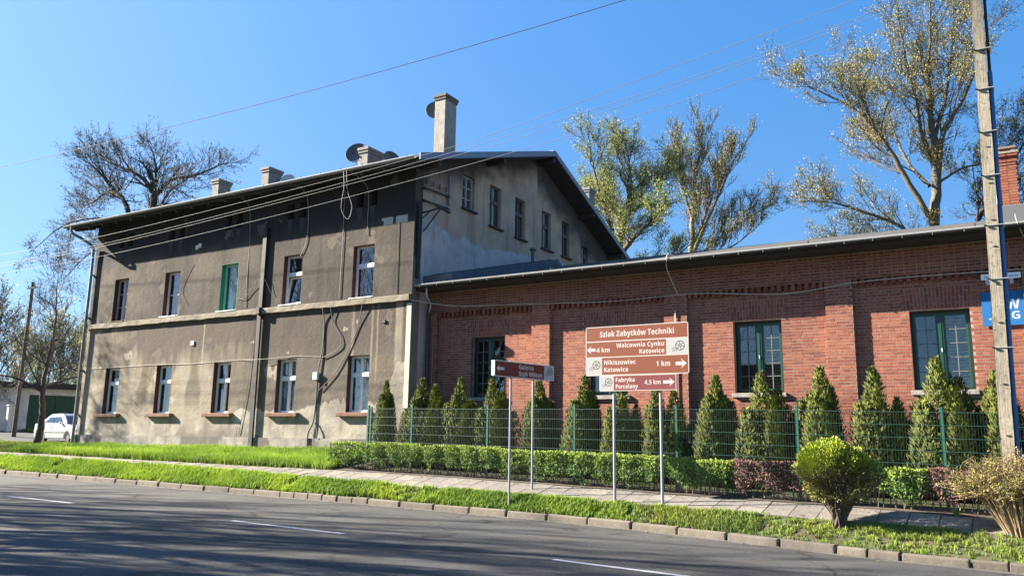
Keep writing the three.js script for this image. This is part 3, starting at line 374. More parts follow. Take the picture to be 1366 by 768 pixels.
{ // pipes and cables fixed to the house
  part('downpipe', [pipe([[-17.25, 8.92, 1.0], [-17.25, 8.7, 0.98], [-17.1, 8.45, 0.5], [-16.96, 8.2, 0.16], [-16.95, 7.9, 0.13], [-16.95, 4, 0.13], [-16.95, 0.4, 0.13], [-16.95, -0.2, 0.16]], 0.058, 60, 10)], mat(0.2, 0.19, 0.18, 0.6, { metalness: 0.2 }), house);
  for (const y of [1.2, 3, 5.2, 7]) part('pipe_clip', bx(0.14, 0.04, 0.16, -16.95, y, 0.08), darkMetal, house);
  part('black_duct', [span(-6.73, -6.55, 4.9, 7.8, 0.003, 0.11), span(-6.73, -6.55, 0.05, 4.66, 0.058, 0.13), span(-6.73, -6.55, 4.66, 4.9, 0.13, 0.22)], blackMat, house, 'black vertical duct dividing the facade');
  part('corner_drainpipe', rod([0.09, 7.9, -0.14], [0.09, 5.4, -0.14], 0.06, 0.06, 10), blackMat, house);
  part('corner_strip', [span(-0.16, 0.02, -0.3, 4.6, 0.002, 0.022)], mat(0.4, 0.47, 0.34, 0.8), house, 'pale green strip down the corner of the house');
  const cab = mat(0.1, 0.095, 0.09, 0.7), pale = mat(0.3, 0.29, 0.27, 0.6);
  const box = rbx(0.19, 0.24, 0.12, 0.012, -3.8, 2.42, 0.07); part('meter_box', box, mat(0.66, 0.64, 0.6, 0.5), house);
  const C = (pts, r, m = cab) => part('cable', pipe(pts, r * 0.7), m, house);
  C([[-3.63, 4.68, 0.12], [-3.6, 4.2, 0.03], [-3.62, 3.3, 0.03], [-3.75, 2.55, 0.05]], 0.028); C([[-3.74, 2.3, 0.05], [-3.78, 1.4, 0.03], [-3.84, 0.9, 0.05], [-3.98, 0.6, 0.08], [-4.0, 0.02, 0.09]], 0.04); C([[-3.74, 0.9, 0.05], [-3.6, 0.62, 0.08], [-3.6, 0.42, 0.08]], 0.03);
  C([[-3.3, 4.68, 0.1], [-3.2, 4.2, 0.03], [-2.85, 3.7, 0.04], [-2.8, 3.4, 0.04], [-3.1, 3.18, 0.04], [-3.6, 3.02, 0.04]], 0.018); C([[-1.93, 4.68, 0.1], [-2.1, 4.0, 0.03], [-2.5, 3.2, 0.03], [-3.0, 2.5, 0.04], [-3.65, 1.95, 0.05]], 0.018);
  C([[-3.6, 3.05, 0.02], [-5, 3.12, 0.02], [-6.5, 3.06, 0.14], [-7.5, 3.1, 0.02], [-10, 3.05, 0.02], [-12, 3.08, 0.02], [-16.5, 3.05, 0.02]], 0.011, pale); C([[-6.95, 4.6, 0.03], [-7.0, 3, 0.03], [-7.1, 1.8, 0.03], [-7.35, 0.5, 0.03]], 0.012);
  C([[-3.02, 8.95, 0.98], [-3.02, 8.9, 0.3], [-3.02, 8.7, 0.04], [-3.0, 7.9, 0.03], [-2.98, 7.3, 0.03], [-3.0, 4.95, 0.03]], 0.014, pale); C([[-4.68, 8.95, 0.98], [-4.68, 8.8, 0.2], [-4.67, 8.3, 0.03], [-4.66, 7.1, 0.03], [-4.9, 6.6, 0.03]], 0.014, pale);
  C([[-2.2, 8.95, 1.0], [-2.1, 8.4, 1.05], [-2.3, 7.7, 0.9], [-2.05, 7.35, 0.85], [-1.85, 7.7, 0.9], [-2.0, 8.3, 1.0], [-2.05, 8.95, 1.02]], 0.014, pale); C([[-1.95, 8.95, 0.98], [-1.95, 8.6, 0.1], [-1.93, 7.5, 0.03], [-1.92, 7.0, 0.03]], 0.014, pale);
  C([[-7.55, 8.95, 0.98], [-7.55, 8.8, 0.2], [-7.55, 8, 0.03], [-7.5, 5, 0.03]], 0.012, pale); C([[-0.62, 7.3, 0.02], [-0.6, 4.95, 0.02]], 0.012);
  C([[-8.0, 5.35, 0.03], [-7.6, 5.3, 0.05], [-7.2, 5.6, 0.05], [-6.75, 6.05, 0.12]], 0.013); C([[-6.5, 5.9, 0.1], [-6.1, 5.3, 0.04], [-5.75, 5.1, 0.03]], 0.012); C([[-10.7, 5.3, 0.03], [-11.1, 5.9, 0.03], [-10.6, 6.9, 0.03]], 0.01);
  part('cable_end', [bx(0.12, 0.09, 0.05, -1.05, 4.08, 0.02)], blackMat, house); for (const [x, y] of [[-10.4, 7.5], [-10.25, 7.56], [-10.2, 3.82]]) part('wall_plate', bx(0.16, 0.16, 0.04, x, y, 0.02), mat(0.6, 0.56, 0.47, 0.8), house);
  // insulator racks on the gable
  for (const [z0, z1, y0] of [[-0.3, -1.75, 8.42], [-0.3, -1.75, 8.0]]) { const b = sub('insulator_rack', house); part('rail', [rod([0.1, y0, z0], [0.1, y0 + 0.06, z1], 0.03), bx(0.12, 0.05, 0.05, 0.05, y0, z0 - 0.1), bx(0.12, 0.05, 0.05, 0.05, y0 + 0.05, z1 + 0.1)], darkMetal, b); if (y0 > 8.2) for (const k of [0.12, 0.36, 0.6, 0.84]) part('insulator', [new THREE.LatheGeometry([[0.012, 0], [0.012, 0.16], [0.04, 0.17], [0.05, 0.21], [0.03, 0.25], [0.045, 0.3], [0.02, 0.34], [0, 0.345]].map((p) => new THREE.Vector2(...p)), 8).translate(0.1, y0 + 0.02, lerp(z0, z1, k))], mat(0.14, 0.11, 0.1, 0.3), b); }
  const br = sub('wire_bracket', house); part('bracket_arm', [rod([0.02, 7.55, -0.25], [0.6, 7.75, -0.6], 0.028), rod([0.02, 7.0, -0.45], [0.6, 7.75, -0.6], 0.024), rod([0.55, 7.78, -0.35], [0.65, 7.68, -1.0], 0.05), rod([0.02, 7.2, -0.1], [0.3, 7.62, -0.4], 0.02)], darkMetal, br); part('post', [rod([0.08, 9.2, -1.75], [0.08, 8.2, -1.75], 0.035)], zinc, br);
}
const dishMat = mat(0.06, 0.062, 0.07, 0.55), dishLight = mat(0.42, 0.43, 0.44, 0.5);
function dish(p, turn, tilt, r, m, label) { const t = thing('satellite_dish', label, 'satellite dish', p, turn, 'satellite dishes on the chimneys'); const g = new THREE.LatheGeometry([0, 0.2, 0.4, 0.6, 0.8, 1].map((k) => new THREE.Vector2(k * r + 1e-4, k * k * 0.11 * (r / 0.42))), 24); g.rotateX(Math.PI / 2 - tilt); const rim = new THREE.TorusGeometry(r, 0.012, 5, 28); rim.translate(0, 0, 0.11 * (r / 0.42)); rim.rotateX(-tilt); part('reflector', [g, rim], new THREE.MeshStandardMaterial({ color: m.color, roughness: 0.5, side: THREE.DoubleSide }), t); part('feed_arm', [rod([0, -r * 0.95, 0.05], [0, -r * 0.3, r * 1.05], 0.014), bx(0.06, 0.06, 0.1, 0, -r * 0.28, r * 1.05)], darkMetal, t); part('mount', [rod([0, 0, 0], [0, -0.05, -0.2], 0.025), rod([0, -0.05, -0.2], [0, -0.7, -0.2], 0.025)], zinc, t); return t; }
dish([-4.68, 11.0, -2.35], 0.35, 0.3, 0.43, dishMat, 'large dark satellite dish left of the squat chimney on the roof edge');
dish([-3.36, 10.66, -2.75], 1.25, 0.35, 0.36, dishMat, 'dark satellite dish tucked behind the right side of the squat chimney');
dish([-2.62, 13.1, -4.5], 0.5, 0.3, 0.42, dishMat, 'dark satellite dish half hidden behind the tallest chimney');
dish([-9.62, 11.05, -3.6], 0.5, 0.3, 0.3, dishLight, 'small pale satellite dish right of the second chimney from the left');
// ---------------------------------------------------------------- the brick building
const brickB = thing('brick_building', 'long low red brick building with pilasters and a grey roof behind the fence', 'building');
{
  const BP = -0.95, PF = -0.82, XE = 20.6; // panel face, pilaster face, right end
  const pil = [[0.0, 0.42], [3.85, 4.45], [7.95, 8.58], [12.08, 12.7], [16.2, 16.82], [20.1, 20.6]];
  const pan = pil.slice(0, -1).map((p, i) => [p[1], pil[i + 1][0]]);
  const win = [[1.66, 2.86], [5.62, 6.84], [9.77, 10.99], [13.9, 15.14], [17.9, 19.1]].map((w) => [...w, 1.7, 3.54]);
  const TOP = 5.02, CB = 4.378;
  const mortar = conc(0.39, 0.295, 0.235), r = rng(51);
  // backing of mortar, 7 mm behind the brick faces
  const holes = win.map(([a, b, c, d]) => [a, b, c, d]);
  const g = wallWithHoles(0, 0, [[0.003, -1], [XE, -1], [XE, TOP], [0.003, TOP]], holes, 0.38); g.translate(0, 0, BP - 0.003 - 0.38); part('wall', metreUV(g), mortar, brickB);
  for (const [a, b] of pil) part('pilaster_core', metreUV(span(a + 0.003, b - 0.003, -1, CB, BP - 0.01, PF - 0.003)), mortar, brickB);
  part('frieze_core', [span(0.007, XE - 0.007, CB + 0.0035, TOP, BP - 0.01, PF - 0.0031)], mortar, brickB);
  part('back_wall', [span(0.003, XE, -1, TOP, -15.6, -15.2), span(XE - 0.38, XE, -1, TOP, -15.2, BP - 0.39)], mortar, brickB);
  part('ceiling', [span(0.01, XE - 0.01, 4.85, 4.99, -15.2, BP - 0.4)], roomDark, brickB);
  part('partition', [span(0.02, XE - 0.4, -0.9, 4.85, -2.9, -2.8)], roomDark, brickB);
  // bricks: every one a box of its own
  const cols = [[0.272, 0.088, 0.049], [0.245, 0.075, 0.043], [0.3, 0.102, 0.056], [0.22, 0.065, 0.041], [0.285, 0.101, 0.06], [0.185, 0.06, 0.042]];
  const brickTex = tex(128, 64, (u, v) => { const k = 0.84 + 0.45 * (fbm(u * 9, v * 5, 53, 3, 9, 5) - 0.4); return [k, k, k]; });
  const bm = cols.map((c) => new THREE.MeshStandardMaterial({ color: rgb(...c), map: brickTex, roughness: 0.93, bumpMap: concreteBump, bumpScale: 0.002 }));
  const list = []; // x centre, y centre, width, height, front z, depth
  const H = 0.0635, J = 0.0135, C = H + J, rows = (y0, y1, f) => { for (let k = Math.ceil((y0 + 1) / C - 1e-6); -1 + k * C + H < y1 + 1e-6; k++) f(-1 + k * C, k); };
  const lay = (a, b, y, k, zf, dep, skip, off = 0) => { // English bond: a course of stretchers, a course of headers
    const L = k % 2 ? 0.12 : 0.25; let x = a - (k % 2 ? 0.06 : 0) - off; const cuts = [[a, b]];
    let segs = cuts; for (const s of skip) segs = segs.flatMap(([p, q]) => (y + H > s[2] && y < s[3] ? [[p, Math.min(q, s[0])], [Math.max(p, s[1]), q]].filter(([m, n]) => n - m > 0.03) : [[p, q]]));
    for (; x < b; x += L + J) for (const [p, q] of segs) { const x0 = Math.max(x, p), x1 = Math.min(x + L, q); if (x1 - x0 > 0.035) list.push([(x0 + x1) / 2, y + H / 2, x1 - x0, H, zf, dep]); }
  };
  pan.forEach(([a, b], i) => { const w = win[i], arch = [w[0] - 0.12, w[1] + 0.12, w[3] + 0.01, w[3] + 0.53]; rows(-0.7, CB, (y, k) => { lay(a + 0.012, b - 0.012, y, k, BP, 0.06, [[w[0], w[1], w[2] - 0.16, w[3]], arch]); }); });
  pil.forEach(([a, b]) => rows(-0.7, CB, (y, k) => lay(a, b, y, k, PF, 0.128, [], 0.0)));
  rows(CB + 0.005, TOP, (y, k) => lay(0, XE, y, k, PF, 0.1, [], 0.08));
  // individual bricks: those that show largest; the rest as one mass
  const cam = camera.position, size = (b) => (b[1] > 0.95 ? b[2] * b[3] / (Math.hypot(b[0] - cam.x, b[4] - cam.z) ** 2) * (b[0] < 16.2 ? 1 : 0) * (b[1] < 3.8 || b[0] > 13 ? 1 : 0.7) : 0);
  const order = list.map((b, i) => [size(b), i]).sort((p, q) => q[0] - p[0]).map((p) => p[1]); const single = new Set(order.slice(0, 296));
  const unit = new THREE.BoxGeometry(1, 1, 1); const tone = (b) => { const f = fbm(b[0] * 1.1 + 9, b[1] * 1.4 + 9, 55, 3); return Math.floor(clamp(r() * 0.75 + 0.5 * (f - 0.35)) * 5.99); };
  const M = new THREE.Matrix4(), Q = new THREE.Quaternion(), rest = [];
  list.forEach((b, i) => { const jit = 0.0025 * (r() - 0.5), t = tone(b); const pos = V(b[0], b[1], b[4] - b[5] / 2 + jit), sc = V(b[2], b[3] - 0.0015 * r(), b[5]); if (single.has(i)) { const o = part('brick', unit, bm[t], brickB); o.position.copy(pos); o.scale.copy(sc); } else rest.push([pos, sc, t]); });
  const im = new THREE.InstancedMesh(unit, new THREE.MeshStandardMaterial({ map: brickTex, roughness: 0.93 }), rest.length), cc = new THREE.Color(); rest.forEach(([p, s, t], i) => { im.setMatrixAt(i, M.compose(p, Q, s)); const st = fbm(p.x * 0.55 + 5, p.y * 0.8 + 5, 56, 4), v = (0.92 + 0.16 * r()) * (0.72 + 0.56 * st) * (p.y > 4.38 ? 0.8 : 1) * (p.y < 0.6 ? 0.8 : 1); im.setColorAt(i, cc.setRGB(cols[t][0] * v, cols[t][1] * v, cols[t][2] * v)); }); im.name = 'brickwork'; im.castShadow = im.receiveShadow = true; stuff(im); brickB.add(im);
  // soldier arches over the windows, corbelled dentils under the frieze
  win.forEach(([a, b, c, d], i) => {
    const x0 = a - 0.12, x1 = b + 0.12, n = Math.round((x1 - x0 + J) / C), cx = (x0 + x1) / 2; if (a < 17) for (let k = 0; k < n; k++) { const x = x0 + (k + 0.5) * ((x1 - x0) / n); let y = d + 0.012; for (const L of k % 2 ? [0.25, 0.25] : [0.12, 0.25, 0.12]) { const o = part('arch_brick', unit, bm[Math.floor(r() * 6)], brickB); o.position.set(x + ((x - cx) * 0.06) * ((y - d) / 0.5), y + L / 2, BP - 0.05 + 0.003 * r()); o.scale.set((x1 - x0) / n - J, L - 0.002, 0.1); o.rotation.z = -(x - cx) * 0.1; y += L + J; } }
    const s = new RoundedBoxGeometry(b - a + 0.12, 0.11, 0.34, 1, 0.012); s.translate((a + b) / 2, c - 0.056, BP - 0.09); part('window_sill', metreUV(s), conc(0.34, 0.32, 0.29), brickB);
  });
  pan.forEach(([a, b]) => { const n = Math.round((b - a) / 0.163), st = (b - a) / n; for (let k = 0; k < n; k++) { const o = part('dentil_brick', unit, bm[Math.floor(r() * 6)], brickB); o.position.set(a + (k + 0.5) * st, CB - 0.075, BP + 0.05); o.scale.set(0.09, 0.15, 0.12); } });
  // green casement windows with glazing bars
  const green = mat(0.012, 0.055, 0.035, 0.4), bar = mat(0.14, 0.15, 0.13, 0.5), frameDark = mat(0.008, 0.012, 0.011, 0.45), blind = mat(0.16, 0.175, 0.17, 0.9);
  win.forEach(([a, b, c, d], i) => {
    const w = sub('window', brickB); w.position.set((a + b) / 2, 0, BP - 0.19); const W = (b - a) / 2 - 0.004, y0 = c + 0.002, y1 = d - 0.004;
    part('frame', [span(-W, -W + 0.06, y0, y1, -0.08, 0), span(W - 0.06, W, y0, y1, -0.08, 0), span(-W + 0.06, W - 0.06, y0, y0 + 0.06, -0.08, 0), span(-W + 0.06, W - 0.06, y1 - 0.06, y1, -0.08, 0)], frameDark, w);
    part('mullion', [span(-0.055, 0.055, y0 + 0.06, y1 - 0.06, -0.07, 0.012), span(-0.012, 0.012, y0 + 0.06, y1 - 0.06, 0.012, 0.022)], green, w);
    for (const s of [-1, 1]) { const e = s < 0 ? -W + 0.06 : 0.055, f = s < 0 ? -0.055 : W - 0.06, m = (e + f) / 2;
      part('sash', [span(e, e + 0.045, y0 + 0.06, y1 - 0.06, -0.06, -0.008), span(f - 0.045, f, y0 + 0.06, y1 - 0.06, -0.06, -0.008), span(e + 0.045, f - 0.045, y0 + 0.06, y0 + 0.11, -0.06, -0.008), span(e + 0.045, f - 0.045, y1 - 0.11, y1 - 0.06, -0.06, -0.008)], green, w);
      part('glazing_bar', span(m - 0.01, m + 0.01, y0 + 0.11, y1 - 0.11, -0.04, -0.022), bar, w); for (let k = 1; k < 5; k++) { const y = lerp(y0 + 0.11, y1 - 0.11, k / 5); part('glazing_bar', span(e + 0.045, f - 0.045, y - 0.008, y + 0.008, -0.042, -0.024), bar, w); }
      part('pane', span(e + 0.045, f - 0.045, y0 + 0.11, y1 - 0.11, -0.05, -0.045), glass, w); }
    part('handle', rbx(0.02, 0.09, 0.03, 0.006, 0.0, (y0 + y1) / 2, 0.036), mat(0.6, 0.6, 0.58, 0.3), w);
    if (i === 3 || i === 2) { const sl = []; for (let k = 0; k < 22; k++) sl.push(bx(W - 0.12, 0.05, 0.004, W / 2, y0 + 0.12 + k * 0.075, -0.14, 0, 0.9)); part('blind', sl, blind, w); }
  });
  // roof: overlapping courses, seen at a grazing angle
  const roof = sub('roof', brickB), z0 = -0.15, y0 = 5.21, zr = -8, yrg = 7.2, n = 54, P = [], U = [], I = [];
  const sect = (x0, x1, z0, y0, z1, y1, n, lift) => { const P = [], U = [], I = []; const xs = []; for (let x = x0; x < x1 - 0.01; x += 1) xs.push(x); xs.push(x1); xs.forEach((x, i) => { for (let k = 0; k <= n; k++) { const t = k / n, z = lerp(z0, z1, t), y = lerp(y0, y1, t), wv = 0.012 * (fbm(x * 0.7 + 9, k * 0.4, 57, 3) - 0.5); P.push(x, y + lift + wv, z, x, y + wv, z); U.push(x / 2, k / 4, x / 2, k / 4 + 0.1); } if (i) for (let k = 0; k < n; k++) { const a = (i - 1) * 2 * (n + 1) + 2 * k, b = a + 2 * (n + 1); I.push(a, b, a + 3, b, b + 3, a + 3, a + 2, a + 3, b + 2, b + 2, a + 3, b + 3); } }); return geo(P, I, U).toNonIndexed(); };
  const nf = (g) => { g.computeVertexNormals(); return g; };
  const roofTex = tex(512, 512, (u, v) => { const a = fbm(u * 12, v * 12, 58, 4, 12, 12), b = vnoise(u * 160, v * 160, 59, 160, 160), t = hash(Math.floor(u * 24), Math.floor(v * 64), 60); const k = 0.12 + 0.05 * (a - 0.5) + 0.06 * (b - 0.5) + 0.05 * (t - 0.5); return [k, k * 0.99, k * 0.97]; });
  const roofMat = new THREE.MeshStandardMaterial({ map: roofTex, roughness: 0.9 });
  part('roof_cover', nf(sect(0.003, XE + 0.4, z0, y0, zr, yrg, n, 0.004)), roofMat, roof);
  part('back_slope', nf(sect(0.003, XE + 0.4, -16, 5.2, zr, yrg, 40, 0.014)), roofMat, roof);
  part('eaves_board', [span(0.02, XE + 0.4, 5.04, 5.17, -0.22, -0.18), span(0.02, XE + 0.4, 5.02, 5.06, PF - 0.3, -0.225)], soffitMat, roof);
  part('deck', [bx(XE + 0.37, 0.05, 7.95, XE / 2 + 0.2, 6.17, -4.13, 0, 0.2468), bx(XE + 0.37, 0.05, 8.2, XE / 2 + 0.2, 6.13, -12, 0, -0.2468)], soffitMat, roof);
  part('drip_edge', bx(XE + 0.39, 0.03, 0.16, XE / 2 + 0.2, 5.205, -0.17, 0, 0.25), mat(0.42, 0.41, 0.39, 0.6), roof);
  const gs = new THREE.Shape(); gs.absarc(0, 0, 0.07, Math.PI, 2 * Math.PI, false); gs.absarc(0, 0, 0.062, 2 * Math.PI, Math.PI, true);
  const gt = new THREE.ExtrudeGeometry(gs, { depth: XE + 0.3, bevelEnabled: false, curveSegments: 8 }); gt.rotateY(Math.PI / 2); gt.translate(0.05, 5.14, -0.09); part('gutter', gt, mat(0.014, 0.014, 0.015, 0.35), roof);
  const brk = merge([rbx(0.02, 0.05, 0.02, 0.004, 0, 0, 0.07), bx(0.02, 0.012, 0.15, 0, 0.02, 0)]); for (let x = 0.3; x < XE; x += 0.62) { const o = part('gutter_bracket', brk, mat(0.1, 0.1, 0.1, 0.5), roof); o.position.set(x + 0.04 * (r() - 0.5), 5.11, -0.09); }
  for (let x = 4.6; x < XE; x += 3.6) part('snow_hook', bx(0.03, 0.06, 0.03, x, 5.36, -0.6), darkMetal, roof);
  // raised strip of roof against the gable of the house, with a vent
  const cp = (t, h) => [lerp(-0.55, -7.7, t), lerp(5.31, 7.12, t) + h]; const cr = new THREE.Shape([cp(0, -0.05), cp(0, 0.24), cp(1, 0.3), [-8.1, 7.2], [-8.1, 7.1]].map((p) => new THREE.Vector2(...p))); const cg = new THREE.ExtrudeGeometry(cr, { depth: 1.1, bevelEnabled: false }); cg.rotateY(-Math.PI / 2); cg.translate(1.105, 0, 0); part('raised_roof', metreUV(cg), new THREE.MeshStandardMaterial({ color: rgb(0.13, 0.135, 0.15), map: concreteTex, roughness: 0.8 }), roof);
  for (let k = 1; k < 3; k++) { const a = cp(0.01, 0.24), b = cp(0.99, 0.3); part('roof_seam', rod([1.105 * k / 2 - 0.25, a[1] + 0.01, a[0]], [1.105 * k / 2 - 0.25, b[1] + 0.01, b[0]], 0.014, 0.014, 5), darkMetal, roof); }
  part('roof_vent', [rod([0.6, 7.0, -6.6], [0.6, 7.62, -6.6], 0.07, 0.07, 10), rod([0.6, 7.6, -6.6], [0.6, 7.68, -6.6], 0.15, 0.1, 10)], mat(0.09, 0.1, 0.12, 0.6), roof);
  // brick chimney with its lead-grey apron
  const ch = sub('chimney', brickB); part('apron', [rbx(1.1, 0.6, 1.2, 0.02, 16.45, 6.5, -5.4)], mat(0.1, 0.105, 0.11, 0.6), ch);
  const cb = []; const cx = 16.22, cz = -5.25; part('chimney_core', [span(cx - 0.21, cx + 0.21, 6.6, 8.1, cz - 0.21, cz + 0.21)], mortar, ch);
  for (let k = 0; k < 19; k++) { const y = 6.82 + k * C, grow = k > 14 ? (k - 14) * 0.018 * (k === 17 ? 0.2 : 1) : 0; for (const s of [-1, 1]) for (const q of [0, 1]) { const hf = (k + q) % 2, L = hf ? 0.25 : 0.17; const o1 = part('brick', unit, bm[Math.floor(r() * 5)], ch); o1.position.set(cx + (q ? 1 : -1) * 0.112 + (hf ? 0.01 : -0.01) * (q ? 1 : -1), y + H / 2, cz + s * (0.16 + grow)); o1.scale.set(0.21 + grow, H, 0.12); const o2 = part('brick', unit, bm[Math.floor(r() * 5)], ch); o2.position.set(cx + s * (0.165 + grow), y + H / 2, cz + (q ? 0.052 : -0.052)); o2.scale.set(0.115, H, 0.09); } }
  part('chimney_cap', metreUV(rbx(0.62, 0.07, 0.62, 0.015, cx, 8.31, cz)), conc(0.3, 0.24, 0.2), ch); part('flue_cap', [rbx(0.52, 0.06, 0.52, 0.01, cx, 8.46, cz), ...[-0.18, 0.18].flatMap((a) => [-0.18, 0.18].map((b) => rbx(0.1, 0.1, 0.1, 0.01, cx + a, 8.39, cz + b)))], conc(0.28, 0.2, 0.16), ch);
  part('lightning_rod', rod([15.92, 6.4, -5.0], [15.92, 9.0, -5.0], 0.014, 0.01, 6), mat(0.5, 0.5, 0.5, 0.4, { metalness: 0.5 }), ch);
  // pipes and wires on the wall
  const cond = mat(0.32, 0.29, 0.27, 0.6), lightC = mat(0.5, 0.47, 0.42, 0.6); const Wp = (pts, rr, m) => part('conductor', pipe(pts, rr), m, brickB);
  Wp([[8.33, 5.38, -0.6], [8.33, 5.28, -0.1], [8.3, 5.0, -0.12], [8.3, 4.6, -0.6], [8.36, 4.35, -0.78]], 0.013, lightC); Wp([[8.28, 3.9, -0.79], [8.28, 2, -0.79], [8.28, 0.1, -0.79]], 0.016, lightC); Wp([[16.18, 5.5, -0.6], [16.18, 5.28, -0.1], [16.25, 5.0, -0.16], [16.5, 4.4, -0.7], [16.6, 3.5, -0.78], [16.6, 0.2, -0.78]], 0.01, cond);
  Wp([[0.29, 3.95, -0.79], [0.29, 2.4, -0.79], [0.29, 0.2, -0.79]], 0.02, mat(0.3, 0.17, 0.12, 0.6)); Wp([[-0.2, 4.72, 0.1], [1.2, 4.5, -0.5], [3, 4.44, -0.74], [4.6, 4.37, -0.78], [6.5, 4.3, -0.8], [8.8, 4.33, -0.8], [11.2, 4.15, -0.8], [13, 4.3, -0.8], [16.5, 4.3, -0.8]], 0.011, mat(0.5, 0.45, 0.4, 0.6));
  Wp([[0.42, 5.12, -0.2], [0.42, 4.85, -0.22], [0.3, 4.6, -0.6], [0.16, 4.4, -0.72]], 0.03, mat(0.5, 0.5, 0.48, 0.5)); part('downpipe', [rod([0.14, 4.45, -0.72], [0.14, -0.4, -0.72], 0.05, 0.05, 10)], mat(0.045, 0.045, 0.05, 0.5), brickB);
}
// ---------------------------------------------------------------- the green panel fence
const fz = (x) => 1.35 + 0.027 * Math.max(x, -1), fTop = interp([[-1, 1.285], [1.26, 1.27], [3.83, 1.235], [6.43, 1.22], [9.09, 1.2], [11.8, 1.155], [14.56, 1.1], [17.4, 1.04]]), fBot = (x) => lerp(yF(x), wallY(Math.max(x, 0.1)), 0.3) + 0.03;
{
  const fence = thing('panel_fence', 'dark green welded wire fence running between the hedge and the conifers', 'fence');
  const gm = mat(0.016, 0.1, 0.068, 0.5), rodg = mat(0.02, 0.062, 0.05, 0.5), rodm = mat(0.008, 0.024, 0.02, 0.6); const posts = [-0.38, 1.26, 3.83, 6.43, 9.09, 11.8, 14.56, 17.3];
  const pg = (x) => { const y0 = fBot(x) - 0.2, y1 = fTop(x) + 0.07; return [rbx(0.062, y1 - y0, 0.06, 0.006, x, (y0 + y1) / 2, fz(x)), rbx(0.068, 0.03, 0.066, 0.008, x, y1 + 0.012, fz(x))]; };
  for (const x of posts) part('fence_post', pg(x), gm, fence);
  part('fence_post', [rbx(0.06, 2, 0.06, 0.006, -0.52, 0.35, 1.05)], gm, fence);
  for (let i = 0; i + 1 < posts.length; i++) {
    const a = posts[i] + 0.035, b = posts[i + 1] - 0.035, vs = []; const n = Math.round((b - a) / 0.052);
    for (let k = 0; k <= n; k++) { const x = lerp(a, b, k / n); vs.push(span(x - 0.0025, x + 0.0025, fBot(x), fTop(x) + 0.02, fz(x) + 0.031, fz(x) + 0.036)); }
    stuff(part('upright_wires', vs, rodm, fence));
    const m = 8; for (let k = 0; k < m; k++) { const q = (x) => lerp(fTop(x), fBot(x) + 0.02, k / (m - 1)); part('cross_rod', [rod([a, q(a), fz(a) + 0.042], [b, q(b), fz(b) + 0.042], 0.0055, 0.0055, 5), rod([a, q(a), fz(a) + 0.026], [b, q(b), fz(b) + 0.026], 0.0055, 0.0055, 5)], rodg, fence); }
  }
}
// ---------------------------------------------------------------- leaves
const leafMat = (rough = 0.6, tr = 0) => new THREE.MeshPhysicalMaterial({ vertexColors: true, roughness: tr ? 1 : rough, side: THREE.DoubleSide, transmission: tr, thickness: 0 });
function Leaves() { const P = [], C = [], I = []; return {
  n: 0,
  add(p, d, up, w, l, c, fold = 0.25) { // a folded leaf: base p, along d, width across d x up
    const s = P.length / 3; let sx = d[1] * up[2] - d[2] * up[1], sy = d[2] * up[0] - d[0] * up[2], sz = d[0] * up[1] - d[1] * up[0]; const m = Math.hypot(sx, sy, sz) || 1; sx *= w / m; sy *= w / m; sz *= w / m;
    const h = l * 0.5; P.push(p[0], p[1], p[2], p[0] + d[0] * h + sx + up[0] * fold * w, p[1] + d[1] * h + sy + up[1] * fold * w, p[2] + d[2] * h + sz + up[2] * fold * w, p[0] + d[0] * h - sx + up[0] * fold * w, p[1] + d[1] * h - sy + up[1] * fold * w, p[2] + d[2] * h - sz + up[2] * fold * w, p[0] + d[0] * l, p[1] + d[1] * l, p[2] + d[2] * l);
    for (let k = 0; k < 4; k++) C.push(...c); I.push(s, s + 1, s + 3, s, s + 3, s + 2); this.n++;
  }, geo: () => geo(P, I, null, C) }; }
const rdir = (r) => { const z = 2 * r() - 1, a = 6.283 * r(), q = Math.sqrt(1 - z * z); return [q * Math.cos(a), z, q * Math.sin(a)]; };
const nrm = (d) => { const m = Math.hypot(...d) || 1; return d.map((v) => v / m); };
function Wood() { const P = [], I = [], U = []; return {
  tube(pts, rad, n) { // tapered limb through points
    const base = P.length / 3; let px = 1, py = 0, pz = 0; pts.forEach((p, i) => { const a = pts[Math.max(0, i - 1)], b = pts[Math.min(pts.length - 1, i + 1)]; const d = nrm([b[0] - a[0], b[1] - a[1], b[2] - a[2]]); let dot = px * d[0] + py * d[1] + pz * d[2]; if (Math.abs(dot) > 0.95) { px = 0.3; py = 0.1; pz = 1; dot = px * d[0] + py * d[1] + pz * d[2]; } let u = nrm([px - dot * d[0], py - dot * d[1], pz - dot * d[2]]); [px, py, pz] = u; const v = [d[1] * u[2] - d[2] * u[1], d[2] * u[0] - d[0] * u[2], d[0] * u[1] - d[1] * u[0]]; for (let k = 0; k <= n; k++) { const t = (k / n) * 6.28318, c = Math.cos(t) * rad[i], s = Math.sin(t) * rad[i]; P.push(p[0] + u[0] * c + v[0] * s, p[1] + u[1] * c + v[1] * s, p[2] + u[2] * c + v[2] * s); U.push((k / n) * Math.max(1, Math.round(rad[0] * 6)), i * 0.6); } if (i) for (let k = 0; k < n; k++) { const q = base + (i - 1) * (n + 1) + k; I.push(q, q + n + 1, q + 1, q + 1, q + n + 1, q + n + 2); } });
  }, geo: () => geo(P, I, U) }; }
const barkTex = tex(128, 256, (u, v) => { const a = fbm(u * 14, v * 6, 181, 4, 14, 6), k = 0.75 + 0.9 * (a - 0.45); return [k, k, k]; });
const bark = (r, g, b) => new THREE.MeshStandardMaterial({ color: rgb(r, g, b), map: barkTex, bumpMap: barkTex, bumpScale: 0.015, roughness: 0.95 });

